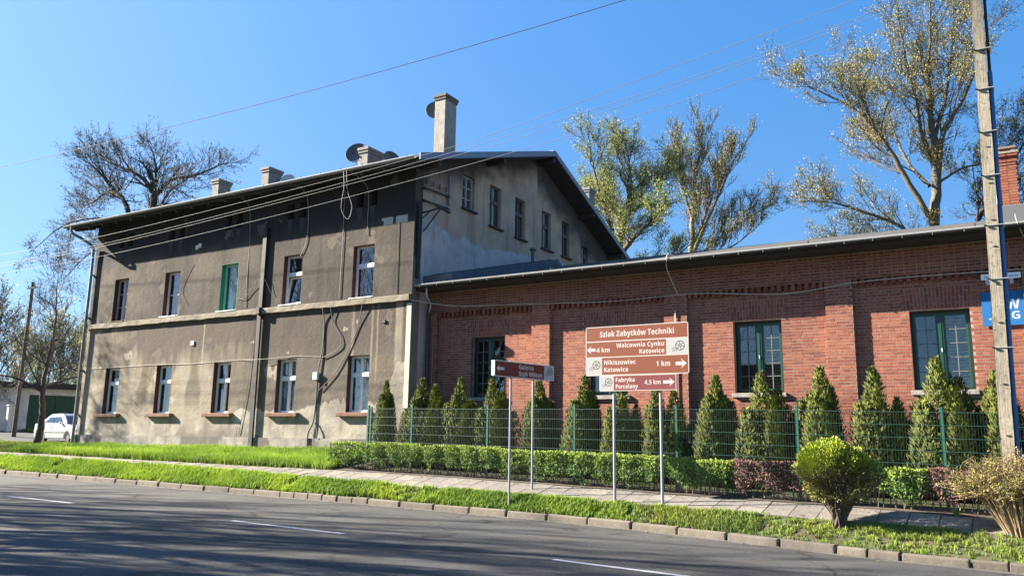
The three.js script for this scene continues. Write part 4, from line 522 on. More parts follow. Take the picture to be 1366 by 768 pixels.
// ---------------------------------------------------------------- conifers (thuja) along the brick wall
{
  const variants = [];
  const make = (seed, tops, n) => { // crown of many upright plumes made of flat sprays; height 1
    const r = rng(seed), L = Leaves(), pl = [];
    for (const [tx, tz, th, tr] of tops) { pl.push([tx, tz, 0.02, th, tr * 0.74]); for (let k = 0; k < n; k++) { const a = (k + 0.7 * r()) * 2.4, q = tr * (0.22 + 0.46 * r()), h = th * (0.97 - 0.42 * Math.pow(q / tr, 1.2) - 0.1 * r()); pl.push([tx + q * Math.cos(a), tz + q * Math.sin(a), 0.02 + 0.3 * r() * (1 - q / tr), h, tr * (0.44 + 0.16 * r())]); } }
    for (const [px, pz, b, h, R] of pl) { const lx = px * 0.25 * (r() - 0.3), lz = pz * 0.25 * (r() - 0.3); const tone = r(); for (let k = 0; k < 17000 * R * h; k++) {
      const t = Math.pow(r(), 1.15), y = lerp(b, h, t), rr = R * Math.pow(1 - t, 0.62) * (0.55 + 0.45 * Math.min(1, t * 5)), a = r() * 6.283, q = rr * (0.25 + 0.85 * Math.sqrt(r())); const out = [Math.cos(a), 0, Math.sin(a)];
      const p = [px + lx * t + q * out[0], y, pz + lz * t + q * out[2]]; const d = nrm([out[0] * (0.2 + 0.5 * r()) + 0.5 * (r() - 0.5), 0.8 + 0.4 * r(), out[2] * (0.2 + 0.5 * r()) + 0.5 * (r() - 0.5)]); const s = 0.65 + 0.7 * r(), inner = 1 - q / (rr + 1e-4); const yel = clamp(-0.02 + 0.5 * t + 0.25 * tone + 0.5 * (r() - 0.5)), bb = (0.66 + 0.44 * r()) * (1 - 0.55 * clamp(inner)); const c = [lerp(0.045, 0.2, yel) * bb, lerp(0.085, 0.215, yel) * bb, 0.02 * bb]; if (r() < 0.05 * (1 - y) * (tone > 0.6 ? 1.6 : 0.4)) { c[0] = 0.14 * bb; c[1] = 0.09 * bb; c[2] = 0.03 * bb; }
      L.add(p, d, nrm([(px + q * out[0]) * 5 + out[0] * 0.5 + 0.9 * (r() - 0.5), 0.25 + 0.5 * (r() - 0.4), (pz + q * out[2]) * 5 + out[2] * 0.5 + 0.9 * (r() - 0.5)]), 0.0056 * s, 0.036 * s, c, 0.1);
    } }
    return L.geo();
  };
  variants.push(make(201, [[0, 0, 1, 0.2]], 15), make(202, [[-0.06, 0, 1, 0.17], [0.08, 0.02, 0.93, 0.16]], 9), make(203, [[0, 0.01, 1, 0.2], [0.12, -0.02, 0.76, 0.14]], 9), make(204, [[0.02, 0, 1, 0.22]], 16), make(205, [[-0.03, 0.02, 1, 0.19], [0.07, -0.03, 0.86, 0.17], [-0.1, 0, 0.7, 0.12]], 7));
  const lm = leafMat(0.65, 0.12), tm = bark(0.12, 0.08, 0.055);
  const trunk = (() => { const W = Wood(); W.tube([[0, -0.06, 0], [0.005, 0.3, 0], [0, 0.85, 0.004]], [0.022, 0.016, 0.004], 7); return W.geo(); })();
  const list = [[-0.5, 2.18, 0, 'slender brown-based conifer at the corner of the grey house, first from the left'], [0.62, 1.9, 3, 'low conifer tucked behind its taller neighbour beside the green corner strip'], [1.12, 2.2, 1, 'twin-topped conifer in front of the dark house return, third from the left'], [2.28, 2.16, 2, 'conifer between the downpipe corner and the first brick window'], [3.52, 2.12, 4, 'conifer in front of the first brick window, left of the arrow sign post'], [4.85, 2.05, 0, 'conifer behind the right post of the small arrow sign'], [6.15, 2.15, 3, 'conifer just left of the big brown route sign'], [7.2, 1.98, 2, 'conifer below the left half of the big route sign'], [8.35, 1.9, 1, 'conifer below the right half of the big route sign'], [9.65, 2.07, 0, 'conifer just right of the big brown route sign'], [10.88, 2.11, 4, 'conifer under the middle window between two fence posts'], [12.1, 2.2, 3, 'pointed conifer behind the clipped round shrub'], [13.25, 2.13, 2, 'broad conifer with two tops left of the right-hand window'], [14.58, 2.3, 4, 'tallest conifer in front of the right-hand green window'], [15.5, 2.02, 0, 'conifer just left of the concrete utility pole'], [16.55, 2.0, 1, 'conifer right of the concrete utility pole']];
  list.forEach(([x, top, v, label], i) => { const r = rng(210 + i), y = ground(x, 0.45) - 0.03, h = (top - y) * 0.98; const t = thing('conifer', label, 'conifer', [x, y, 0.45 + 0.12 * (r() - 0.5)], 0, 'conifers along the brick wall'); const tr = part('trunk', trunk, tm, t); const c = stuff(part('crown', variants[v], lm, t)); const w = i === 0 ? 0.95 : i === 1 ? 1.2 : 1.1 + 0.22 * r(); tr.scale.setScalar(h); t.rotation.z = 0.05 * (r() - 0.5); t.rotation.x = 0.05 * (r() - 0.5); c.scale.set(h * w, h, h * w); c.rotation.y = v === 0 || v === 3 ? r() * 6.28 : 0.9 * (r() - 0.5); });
}
// ---------------------------------------------------------------- clipped hedge along the pavement, green with two purple lengths
function hedge(x0, x1, label, pal, dens, h0, seed, gap = 0) {
  const t = thing('hedge', label, 'hedge', [(x0 + x1) / 2, yF((x0 + x1) / 2), zF((x0 + x1) / 2) - 0.45], 0, 'lengths of the clipped hedge'), ox = t.position.x, oy = t.position.y, oz = t.position.z, r = rng(seed), L = Leaves(), W = Wood();
  const N = Math.round((x1 - x0) * dens);
  for (let k = 0; k < N; k++) {
    const x = lerp(x0, x1, r()), u = Math.pow(r(), 0.72), n1 = fbm(x * 2.3 + seed, 4, seed, 3), n2 = fbm(x * 5 + 9, u * 4 + 7, seed + 1, 3); const bm = Math.abs(Math.sin(Math.PI * (x / 0.62 + 0.35 * fbm(x * 0.7 + seed, 2, seed + 5, 2)))); const H = h0 + 0.1 * (n1 - 0.5) + 0.06 * (n2 - 0.5) + 0.04 * (bm - 0.6), hy = u * H; const clump = fbm(x * 3.2 + 3, u * 2.6 + 2, seed + 2, 3);
    if (u < 0.42 && clump + (u - 0.42) * 0.9 + 0.16 * (bm - 0.6) < 0.38 + gap) continue;
    let D = (0.3 + 0.08 * bm) * (0.86 + 0.4 * (n2 - 0.4)) * (u > 0.9 ? 0.9 : 1) * (u < 0.3 ? 0.72 : 1); const end = Math.min(1, (x - x0) / 0.16 + 0.3, (x1 - x) / 0.16 + 0.3); if (clump < 0.4) D *= lerp(0.45, 1, clamp((clump - 0.24) / 0.16)); D *= end; const topf = r() < 0.32; const y = topf ? H * (0.95 + 0.07 * r()) : hy, sgn = r() < 0.8 ? 1 : -1, z = topf ? D * (2 * r() - 1) : sgn * D * (0.62 + 0.42 * Math.sqrt(r()));
    const d = nrm([1.6 * (r() - 0.5), 0.5 + 0.9 * (r() - 0.4), (topf ? r() - 0.5 : sgn * 0.3) + 0.9 * (r() - 0.5)]); const b = 0.7 + 0.6 * r(), q = clamp(y / H); const c = pal(q, r()).map((v) => v * b); const s = 0.75 + 0.6 * r(); const up = nrm([1.5 * (r() - 0.62), (topf ? 0.9 : 0.35) + 0.9 * (r() - 0.4), sgn * 0.75 + 1.3 * (r() - 0.5)]);
    L.add([x - ox, y + yF(x) - oy, z + zF(x) - 0.45 - oz], d, up, 0.0155 * s, 0.05 * s, c);
  }
  for (let x = x0 + 0.06; x < x1; x += 0.085 + 0.06 * r()) for (let k = 0; k < 2; k++) { const zz = zF(x) - 0.45 - oz + 0.2 * (r() - 0.35), yy = yF(x) - oy, a = (r() - 0.5) * 0.3, b = 0.34 * (r() - 0.3), h = h0 * (0.45 + 0.4 * r()); W.tube([[x - ox, yy - 0.03, zz], [x - ox + a * 0.5, yy + h * 0.5, zz + b * 0.5], [x - ox + a * 1.3, yy + h, zz + b]], [0.013, 0.009, 0.004], 4); }
  part('stems', W.geo(), bark(0.21, 0.165, 0.115), t); stuff(part('foliage', L.geo(), leafMat(0.55, 0.25), t));
}
const greenPal = (q, k) => { const y = clamp((q - 0.55) * 2.1) * (0.4 + 0.8 * k); return [lerp(0.095, 0.23, y), lerp(0.17, 0.3, y), lerp(0.03, 0.03, y)]; };
const purplePal = (q, k) => (k < 0.1 ? [0.1, 0.12, 0.03] : [lerp(0.08, 0.17, k), lerp(0.04, 0.07, k), lerp(0.042, 0.06, k)]);
hedge(-1.0, 10.62, 'long clipped bright green hedge between the grey house and the purple bushes', greenPal, 2700, 0.73, 301);
hedge(10.62, 12.25, 'purple-leaved length of hedge just left of the round shrub', purplePal, 2300, 0.74, 302, 0.03);
hedge(12.25, 13.35, 'dull mixed length of hedge behind the round shrub', (q, k) => (k < 0.45 ? purplePal(q, k) : greenPal(q * 0.8, k)), 1500, 0.72, 303, 0.06);
hedge(13.35, 14.3, 'short bright green length of hedge right of the round shrub', greenPal, 2700, 0.75, 304, 0.03);
hedge(14.3, 15.35, 'dark purple length of hedge beside the twiggy yellow bush', purplePal, 2300, 0.76, 305, 0.04);
hedge(15.35, 18.5, 'green hedge behind the twiggy yellow bush at the right edge', greenPal, 1500, 0.74, 306);
part('soil_strip', strip(-1.1, 18.6, 0.5, (x) => [zF(x) - 1.0, zF(x) - 0.5, zF(x) - 0.02], (x, z) => ground(x, z) + 0.012, 2.2), mat(0.06, 0.045, 0.032, 1), scene).userData.kind = 'structure';

// ---------------------------------------------------------------- round clipped shrub and the twiggy bush on the verge
{
  const r = rng(321), x = 12.93, z = 4.0, y = ground(x, z); const t = thing('round_shrub', 'round clipped shrub with a lime green top and bare gnarled stems on the verge', 'shrub', [x, y - 0.02, z]); t.scale.set(1.03, 1.14, 1.05); const W = Wood(), L = Leaves();
  for (let k = 0; k < 60; k++) { const a = r() * 6.283, q = 0.13 * r(), e = rdir(r); const tip = [0.74 * e[0] * (0.6 + 0.4 * r()), 0.98 + 0.5 * e[1], 0.74 * e[2]]; W.tube([[q * Math.cos(a) + 0.02, 0, q * Math.sin(a)], [tip[0] * 0.28 + 0.09 * (r() - 0.5), 0.3 + 0.1 * r(), tip[2] * 0.28], [tip[0] * 0.7 + 0.1 * (r() - 0.5), lerp(0.3, tip[1], 0.6), tip[2] * 0.7], tip], k < 14 ? [0.034, 0.024, 0.012, 0.004] : [0.013, 0.009, 0.006, 0.003], 5); for (let m = 0; m < 5; m++) { const u = 0.35 + 0.65 * r(), e2 = rdir(r); const b = [tip[0] * u, lerp(0.3, tip[1], u), tip[2] * u]; W.tube([b, [b[0] + 0.16 * e2[0], b[1] + 0.1 + 0.1 * e2[1], b[2] + 0.16 * e2[2]]], [0.004, 0.002], 3); } }
  for (let k = 0; k < 27000; k++) { const e = rdir(r); const n = fbm(e[0] * 3 + 5, e[1] * 3 + e[2] * 2 + 5, 323, 3); const q = (0.84 + 0.55 * (n - 0.5)) * (0.72 + 0.3 * Math.pow(r(), 0.5)); const p = [e[0] * 0.76 * q, 0.9 + e[1] * (e[1] > 0 ? 0.52 : 0.66) * q, e[2] * 0.76 * q]; const h = e[1] * q; const cl = fbm(p[0] * 4 + 9, p[1] * 4 + p[2] * 4 + 9, 325, 3); if (h < -0.2 && cl < 0.36) continue; const lime = clamp(0.12 + sstep(-0.25, 0.5, h + 0.4 * (cl - 0.5)) + 0.35 * (r() - 0.5)); const b = 0.75 + 0.5 * r(); let c = [lerp(0.13, 0.25, lime) * b, lerp(0.145, 0.31, lime) * b, lerp(0.035, 0.02, lime) * b]; if (lime < 0.3 && r() < 0.25) c = [0.15 * b, 0.07 * b, 0.05 * b]; const s = 0.7 + 0.6 * r(); const d = nrm([e[0] + 0.9 * (r() - 0.5), e[1] + 0.5, e[2] + 0.9 * (r() - 0.5)]); L.add(p, d, nrm([e[0] * 0.8 + 1.2 * (r() - 0.5), e[1] * 0.8 + 0.3 + 1.2 * (r() - 0.5), e[2] * 0.8 + 1.2 * (r() - 0.5)]), 0.012 * s, 0.036 * s, c); }
  part('stems', W.geo(), bark(0.13, 0.1, 0.075), t); stuff(part('foliage', L.geo(), leafMat(0.55), t));
}
{
  const r = rng(341), x = 15.76, z = 3.78, y = ground(x, z); const t = thing('twiggy_bush', 'straw-coloured twiggy bush with few yellow-green leaves in front of the concrete pole', 'bush', [x, y - 0.02, z]); t.scale.set(1.25, 1.2, 1.2); const W = Wood(), L = Leaves();
  for (let k = 0; k < 620; k++) { const a = r() * 6.283, q = Math.sqrt(r()), R = 0.84 * q * (0.8 + 0.4 * r()), b = [0.2 * q * Math.cos(a), 0, 0.16 * q * Math.sin(a)]; const tip = [R * Math.cos(a) * (0.85 + 0.3 * r()), (1.06 + 0.2 * r() - 0.5 * q * q) * (0.62 + 0.38 * Math.pow(r(), 0.5)), R * Math.sin(a) * 0.9]; const m = [lerp(b[0], tip[0], 0.4) + 0.08 * (r() - 0.5), 0.5 + 0.1 * r(), lerp(b[2], tip[2], 0.4) + 0.08 * (r() - 0.5)]; W.tube([b, m, tip], [0.009, 0.007, 0.003], 4);
    for (let j = 0; j < 7; j++) { const u = 0.15 + 0.85 * r(), p = [lerp(m[0], tip[0], u), lerp(m[1], tip[1], u), lerp(m[2], tip[2], u)], e = rdir(r), d = nrm([e[0] * 0.9 + Math.cos(a) * 0.3, 0.5 + 0.6 * e[1], e[2] * 0.9]); const l = 0.08 + 0.14 * r(); W.tube([p, [p[0] + d[0] * l, p[1] + d[1] * l, p[2] + d[2] * l]], [0.004, 0.002], 3); if (r() < 0.9 && p[1] > 0.35) for (let f = 0; f < 5; f++) { const d2 = rdir(r), g = 0.7 + 0.6 * r(); L.add([p[0] + d[0] * l * r(), p[1] + d[1] * l * r(), p[2] + d[2] * l * r()], d2, [0, 1, 0], 0.008, 0.028, [0.27 * g, 0.25 * g, 0.05 * g]); } } }
  part('twigs', W.geo(), bark(0.42, 0.31, 0.18), t); stuff(part('foliage', L.geo(), leafMat(0.6), t));
}
{ const r = rng(345), L = Leaves(); for (let k = 0; k < 26; k++) { const a = r() * 6.28; L.add([0.02 * Math.cos(a), 0, 0.02 * Math.sin(a)], nrm([Math.cos(a) * 0.6, 0.5 + 0.8 * r(), Math.sin(a) * 0.6]), [0, 1, 0], 0.012, 0.12 + 0.08 * r(), [0.2, 0.26, 0.06]); } const t = thing('small_weed', 'small pale weed growing at the edge of the pavement below the purple hedge', 'plant', [14.75, yF(14.75) - 0.01, zF(14.75) + 0.02]); part('leaves', L.geo(), leafMat(), t); }
// ---------------------------------------------------------------- concrete pole with a blue conduit, and its wires
{
  const t = thing('utility_pole', 'tall tapered concrete utility pole with a blue conduit strapped to its right side', 'pole', [15.6, -0.85, 2.9]); const H = 11.6;
  const g = new THREE.BoxGeometry(1, H, 1, 1, 24, 1), p = g.attributes.position; for (let i = 0; i < p.count; i++) { const y = p.getY(i) + H / 2, w = lerp(0.215, 0.185, y / H), d = lerp(0.28, 0.2, y / H), n = 0.006 * (hash(i, 7) - 0.5); p.setXYZ(i, p.getX(i) * w + n + 0.021 * y, y, p.getZ(i) * d + n); } g.computeVertexNormals(); const poleTex = tex(128, 1024, (u, v) => { const a = fbm(u * 3, v * 170, 351, 4, 3, 170), b = vnoise(u * 30, v * 1020, 352), e2 = fbm(u * 2, v * 14, 353, 3), top = sstep(0.62, 0.95, v); let k = 0.25 + 0.12 * (a - 0.5) + 0.14 * (e2 - 0.5) + 0.1 * (b - 0.5) - 0.16 * top; if (fbm(u * 4, v * 200, 354, 3) < 0.27) k *= 0.6; return [k * 1.0, k * 0.88, k * 0.67]; });
  const uvb = g.attributes.uv; part('post', g, new THREE.MeshStandardMaterial({ map: poleTex, bumpMap: concreteBump, bumpScale: 0.006, roughness: 0.95 }), t);
  const cx = (y) => lerp(0.1075, 0.0925, y / H) + 0.021 * y + 0.042; part('conduit', [pipe([[cx(0), 0, 0.02], [cx(3), 3, 0.02], [cx(6), 6, 0.02], [cx(8.3), 8.3, 0.02]], 0.042, 20, 10)], mat(0.02, 0.1, 0.26, 0.4), t); part('cable', pipe([[cx(8.3), 8.3, 0.02], [cx(9.4), 9.4, 0.03], [cx(10.9), 10.9, 0.02]], 0.026, 14, 8), blackMat, t);
  for (const y of [3.05, 4.3, 5.3, 6.25, 7.1, 7.95, 8.75]) { const w = lerp(0.215, 0.185, y / H); part('strap', [bx(w + 0.1, 0.014, 0.285, 0.021 * y + 0.045, y, 0)], mat(0.4, 0.4, 0.39, 0.4, { metalness: 0.5 }), t); part('bolt', [rod([0.021 * y - w / 2 - 0.03, y, 0.16], [0.021 * y - w / 2 + 0.02, y, 0.16], 0.016)], darkMetal, t); }
  for (const y of [1.5, 2.4, 3.5, 4.2, 4.9, 5.4, 6.1, 6.8]) part('step_hole', bx(0.06, 0.018, 0.02, 0.021 * y + 0.02, y, lerp(0.15, 0.1, y / H) - 0.004), mat(0.03, 0.025, 0.02, 1), t);
  part('crossarm', [rbx(1.5, 0.08, 0.08, 0.01, 0.1, 10.75, 0.13), rbx(0.9, 0.08, 0.08, 0.01, 0.15, 10.2, 0.13), rod([0.35, 9.86, 0.05], [0.62, 9.82, 0.05], 0.02)], darkMetal, t);
  for (const [x, y] of [[-0.55, 10.79], [-0.1, 10.79], [0.75, 10.79], [-0.2, 10.24], [0.5, 10.24]]) part('insulator', new THREE.LatheGeometry([[0.012, 0], [0.012, 0.06], [0.045, 0.07], [0.05, 0.11], [0.03, 0.14], [0.04, 0.18], [0, 0.2]].map((q) => new THREE.Vector2(...q)), 8).translate(x, y, 0.13), mat(0.4, 0.38, 0.34, 0.3), t);
}
{
  const wm = mat(0.15, 0.145, 0.135, 0.6); const wires = [['a', [[-48, 9.2, 3], [-30, 7.75, 3], [-18.56, 7.45, 3], [-11.97, 7.44, 3], [-4.64, 7.7, 3], [0.86, 7.95, 3], [4.39, 8.2, 3], [9.73, 8.97, 3], [13.71, 9.55, 3], [15.4, 9.94, 3.03]], 'topmost of the four overhead wires crossing the grey facade'], ['b', [[-48, 8.6, 3], [-30, 7.3, 3], [-18.46, 7.08, 3], [-11.88, 7.14, 3], [-4.61, 7.46, 3], [3.45, 7.96, 3], [9.72, 8.56, 3], [13.9, 9.16, 3], [15.7, 9.5, 3.03]], 'upper of the close pair of overhead wires crossing the facade'], ['c', [[-48, 8.45, 3], [-30, 7.2, 3], [-18.44, 6.97, 3], [-11.77, 7.05, 3], [-4.6, 7.37, 3], [3.93, 7.87, 3], [7.23, 8.14, 3], [13.9, 9.06, 3], [15.7, 9.41, 3.03]], 'lower of the close pair of overhead wires crossing the facade'], ['d', [[-48, 8.0, 3], [-30, 6.85, 3], [-18.38, 6.68, 3], [-12.02, 6.69, 3], [-4.56, 6.98, 3], [3.94, 7.52, 3], [9.71, 8.06, 3], [13.29, 8.6, 3], [15.5, 9.05, 3.03]], 'lowest of the four overhead wires crossing the grey facade'], ['e', [[-48, 12.9, 3], [-19.47, 11.3, 3], [-7.99, 10.97, 3], [0.69, 10.87, 3], [8.54, 10.98, 3], [20, 11.5, 3], [40, 13, 3]], 'single dark wire high in the sky left of the tall chimney']];
  for (const [k, pts, label] of wires) solo('overhead_wire', pipe(pts, k === 'e' ? 0.0105 : 0.006, 90, 5), k === 'e' ? blackMat : wm, label, 'wire', 'overhead wires');
}
// ---------------------------------------------------------------- signs
function canvasTex(w, h, draw) { const c = document.createElement('canvas'); c.width = w; c.height = h; const x = c.getContext('2d'); draw(x, w, h); const t = new THREE.CanvasTexture(c); t.colorSpace = THREE.SRGBColorSpace; t.magFilter = THREE.LinearFilter; t.anisotropy = 8; return t; }
const steel = mat(0.3, 0.31, 0.32, 0.45, { metalness: 0.55 }), backGrey = mat(0.28, 0.29, 0.3, 0.5, { metalness: 0.4 });
function fit(x, s, px, py, maxw, size, align = 'left') { x.font = 'bold ' + size + 'px sans-serif'; x.textAlign = align; x.textBaseline = 'middle'; const w = x.measureText(s).width; x.save(); x.translate(px, py); if (w > maxw) x.scale(maxw / w, 1); x.fillText(s, 0, 0); x.restore(); }
function arrow(x, cx, cy, w, h, dir) { x.save(); x.translate(cx, cy); x.scale(dir, 1); x.beginPath(); x.moveTo(w / 2, 0); x.lineTo(w / 2 - h * 0.62, -h / 2); x.lineTo(w / 2 - h * 0.4, -h * 0.17); x.lineTo(-w / 2, -h * 0.17); x.lineTo(-w / 2, h * 0.17); x.lineTo(w / 2 - h * 0.4, h * 0.17); x.lineTo(w / 2 - h * 0.62, h / 2); x.closePath(); x.fill(); x.restore(); }
function wheelMark(x, cx, cy, r) { // spoked wheel with a small cogged wheel at its foot
  x.strokeStyle = '#3a2422'; x.lineWidth = r * 0.16; x.beginPath(); x.arc(cx, cy, r, 0, 6.2832); x.stroke(); x.lineWidth = r * 0.14; for (let k = 0; k < 6; k++) { const a = k * 1.0472 + 0.3; x.beginPath(); x.moveTo(cx + r * 0.28 * Math.cos(a), cy + r * 0.28 * Math.sin(a)); x.lineTo(cx + r * Math.cos(a), cy + r * Math.sin(a)); x.stroke(); } x.beginPath(); x.arc(cx, cy, r * 0.24, 0, 6.2832); x.stroke();
  const gx = cx - r * 1.35, gy = cy + r * 0.85, g = r * 0.55; x.strokeStyle = '#8a8684'; x.lineWidth = r * 0.1; x.beginPath(); for (let k = 0; k <= 32; k++) { const a = (k / 32) * 6.2832, q = g * (k % 4 < 2 ? 1 : 0.78); const X = gx + q * Math.cos(a), Y = gy + q * 0.8 * Math.sin(a); k ? x.lineTo(X, Y) : x.moveTo(X, Y); } x.stroke(); x.beginPath(); x.arc(gx, gy, g * 0.3, 0, 6.2832); x.stroke(); }
const BROWN = '#9c4a22', CREAM = '#ece4da', RED = '#97393a', PALE = '#d9d9d6';
function board(w, h, map, parent, rad, k = 0.45) { const s = new THREE.Shape(), r = rad; s.moveTo(-w / 2 + r, -h / 2); s.lineTo(w / 2 - r, -h / 2); s.quadraticCurveTo(w / 2, -h / 2, w / 2, -h / 2 + r); s.lineTo(w / 2, h / 2 - r); s.quadraticCurveTo(w / 2, h / 2, w / 2 - r, h / 2); s.lineTo(-w / 2 + r, h / 2); s.quadraticCurveTo(-w / 2, h / 2, -w / 2, h / 2 - r); s.lineTo(-w / 2, -h / 2 + r); s.quadraticCurveTo(-w / 2, -h / 2, -w / 2 + r, -h / 2);
  const g = new THREE.ExtrudeGeometry(s, { depth: 0.022, bevelEnabled: false, curveSegments: 6 }); g.translate(0, 0, -0.022); const face = new THREE.ShapeGeometry(s, 6); planarUV(face, (x, y) => [x / w + 0.5, y / h + 0.5]); face.translate(0, 0, 0.0015); const b = part('sign_panel', g, backGrey, parent); part('sign_face', face, new THREE.MeshStandardMaterial({ map, color: rgb(k, k, k), roughness: 0.75 }), b); return b; }
{
  const t = thing('route_sign', 'big brown tourist route sign on two grey posts with a red panel below', 'sign', [9.01, 0, 3.75]);
  const big = canvasTex(1536, 704, (x, w, h) => { x.fillStyle = CREAM; x.fillRect(0, 0, w, h); x.fillStyle = BROWN; x.fillRect(12, 12, w - 24, 196); x.fillRect(12, 224, w - 24, 212); x.fillRect(12, 450, w - 24, h - 462); x.fillStyle = PALE; x.fillRect(w - 318, 224, 306, 226); x.fillRect(12, 450, 242, h - 462); x.fillStyle = CREAM; x.fillRect(0, 436, w, 12);
    x.fillStyle = '#f6f1ea'; fit(x, 'Szlak Zabytków Techniki', w / 2 + 12, 112, 1120, 108, 'center'); arrow(x, 86, 332, 136, 124, -1); fit(x, '4 km', 170, 338, 210, 92); fit(x, 'Walcownia Cynku', w - 340, 282, 720, 86, 'right'); fit(x, 'Katowice', w - 340, 378, 400, 86, 'right'); wheelMark(x, w - 120, 322, 62);
    x.fillStyle = '#f6f1ea'; fit(x, 'Nikiszowiec', 280, 520, 500, 86); fit(x, 'Katowice', 280, 622, 400, 86); fit(x, '1 km', w - 260, 560, 210, 96, 'right'); arrow(x, w - 110, 566, 156, 140, 1); wheelMark(x, 168, 552, 58); });
  const b = board(2.33, 1.065, big, t, 0.05); b.position.set(0, 2.367, 0.06);
  const low = canvasTex(1152, 224, (x, w, h) => { x.fillStyle = CREAM; x.fillRect(0, 0, w, h); x.fillStyle = RED; x.fillRect(10, 10, w - 20, h - 20); x.fillStyle = PALE; x.fillRect(10, 10, 216, h - 20); x.fillStyle = '#f6f1ea'; fit(x, 'Fabryka', 250, 66, 300, 84); fit(x, 'Porcelany', 250, 160, 340, 84); fit(x, '4,5 km', w - 220, 108, 240, 84, 'right'); arrow(x, w - 106, 110, 164, 130, 1); wheelMark(x, 146, 96, 54); });
  const b2 = board(1.73, 0.335, low, t, 0.035); b2.position.set(0.02, 1.668, 0.06);
  for (const x of [-0.53, 0.52]) { part('post', [rod([x, -0.95, 0], [x, 2.86, 0], 0.031, 0.031, 12), new THREE.SphereGeometry(0.032, 10, 6).translate(x, 2.86, 0)], steel, t); for (const y of [2.72, 2.1, 1.67]) part('clamp', bx(0.1, 0.035, 0.075, x, y, 0.012), steel, t); }
}
{
  const a = V(5.83, 0, 4.42), b = V(6.32, 0, 2.5), d = b.clone().sub(a), L = d.length(); const t = thing('arrow_sign', 'small brown arrow-shaped gallery sign turned edgewise on two posts', 'sign', [(a.x + b.x) / 2, 0, (a.z + b.z) / 2], Math.atan2(-d.z, d.x));
  const m = canvasTex(1280, 228, (x, w, h) => { x.fillStyle = CREAM; x.fillRect(0, 0, w, h); x.fillStyle = '#7c3626'; x.fillRect(14, 10, w - 240, h - 20); x.fillStyle = '#bcbab8'; x.fillRect(w - 226, 10, 216, h - 20); x.fillStyle = '#d8cfc8'; arrow(x, 120, h / 2, 160, 120, -1); fit(x, 'Galeria', 500, 66, 360, 92); fit(x, 'Szyb Wilson', 500, 162, 520, 92); wheelMark(x, w - 92, 92, 54); });
  const f = board(L, 0.36, m, t, 0.03, 0.9); f.position.set(0, 2.03, 0.05); const k = board(L, 0.36, m, t, 0.03); k.position.set(0, 2.03, -0.05); k.rotation.y = Math.PI; part('sign_edge', [bx(0.015, 0.34, 0.055, -L / 2 + 0.01, 2.03, 0)], steel, t);
  for (const x of [-0.42, 0.32]) part('post', [rod([x, -0.98, 0], [x, 2.23, 0], 0.027, 0.027, 12)], steel, t);
}
{
  const m = canvasTex(512, 512, (x, w, h) => { x.fillStyle = '#0f86d6'; x.fillRect(0, 0, w, h); x.fillStyle = '#f4f8fc'; x.font = 'bold 190px sans-serif'; x.textBaseline = 'alphabetic'; x.textAlign = 'right'; x.save(); x.translate(w - 52, 272); x.scale(0.98, 1.12); x.fillText('JW', 0, 0); x.restore(); x.save(); x.translate(w - 52, 420); x.scale(0.86, 0.84); x.fillText('.ORG', 0, 0); x.restore(); });
  const t = thing('blue_wall_sign', 'square blue sign with white lettering on the brick wall behind the pole', 'sign', [15.79, 3.47, -0.945]); const b = board(0.82, 0.76, m, t, 0.012); b.position.set(0, 0, 0.05); part('spacer', [bx(0.05, 0.05, 0.03, -0.3, 0.2, 0.012), bx(0.05, 0.05, 0.03, 0.3, 0.2, 0.012)], steel, t);
  const m2 = canvasTex(768, 128, (x, w, h) => { x.fillStyle = '#eef2f5'; x.fillRect(0, 0, w, h); x.strokeStyle = '#ffffff'; x.lineWidth = 12; x.strokeRect(6, 6, w - 12, h - 12); x.fillStyle = '#55677a'; fit(x, 'Ulow', 60, 68, 170, 66); fit(x, 'nia 9a', w - 40, 68, 230, 66, 'right'); });
  const q = thing('address_plate', 'long white address plate on two brackets above the blue wall sign', 'sign', [15.8, 4.18, -0.945]); const c = board(0.76, 0.13, m2, q, 0.006, 0.95); c.position.set(0, 0, 0.13); for (const x of [-0.26, 0.2]) part('bracket', [rbx(0.08, 0.12, 0.05, 0.01, x, -0.125, 0.12), bx(0.03, 0.03, 0.13, x, -0.06, 0.05)], mat(0.4, 0.4, 0.4, 0.5), q);
}
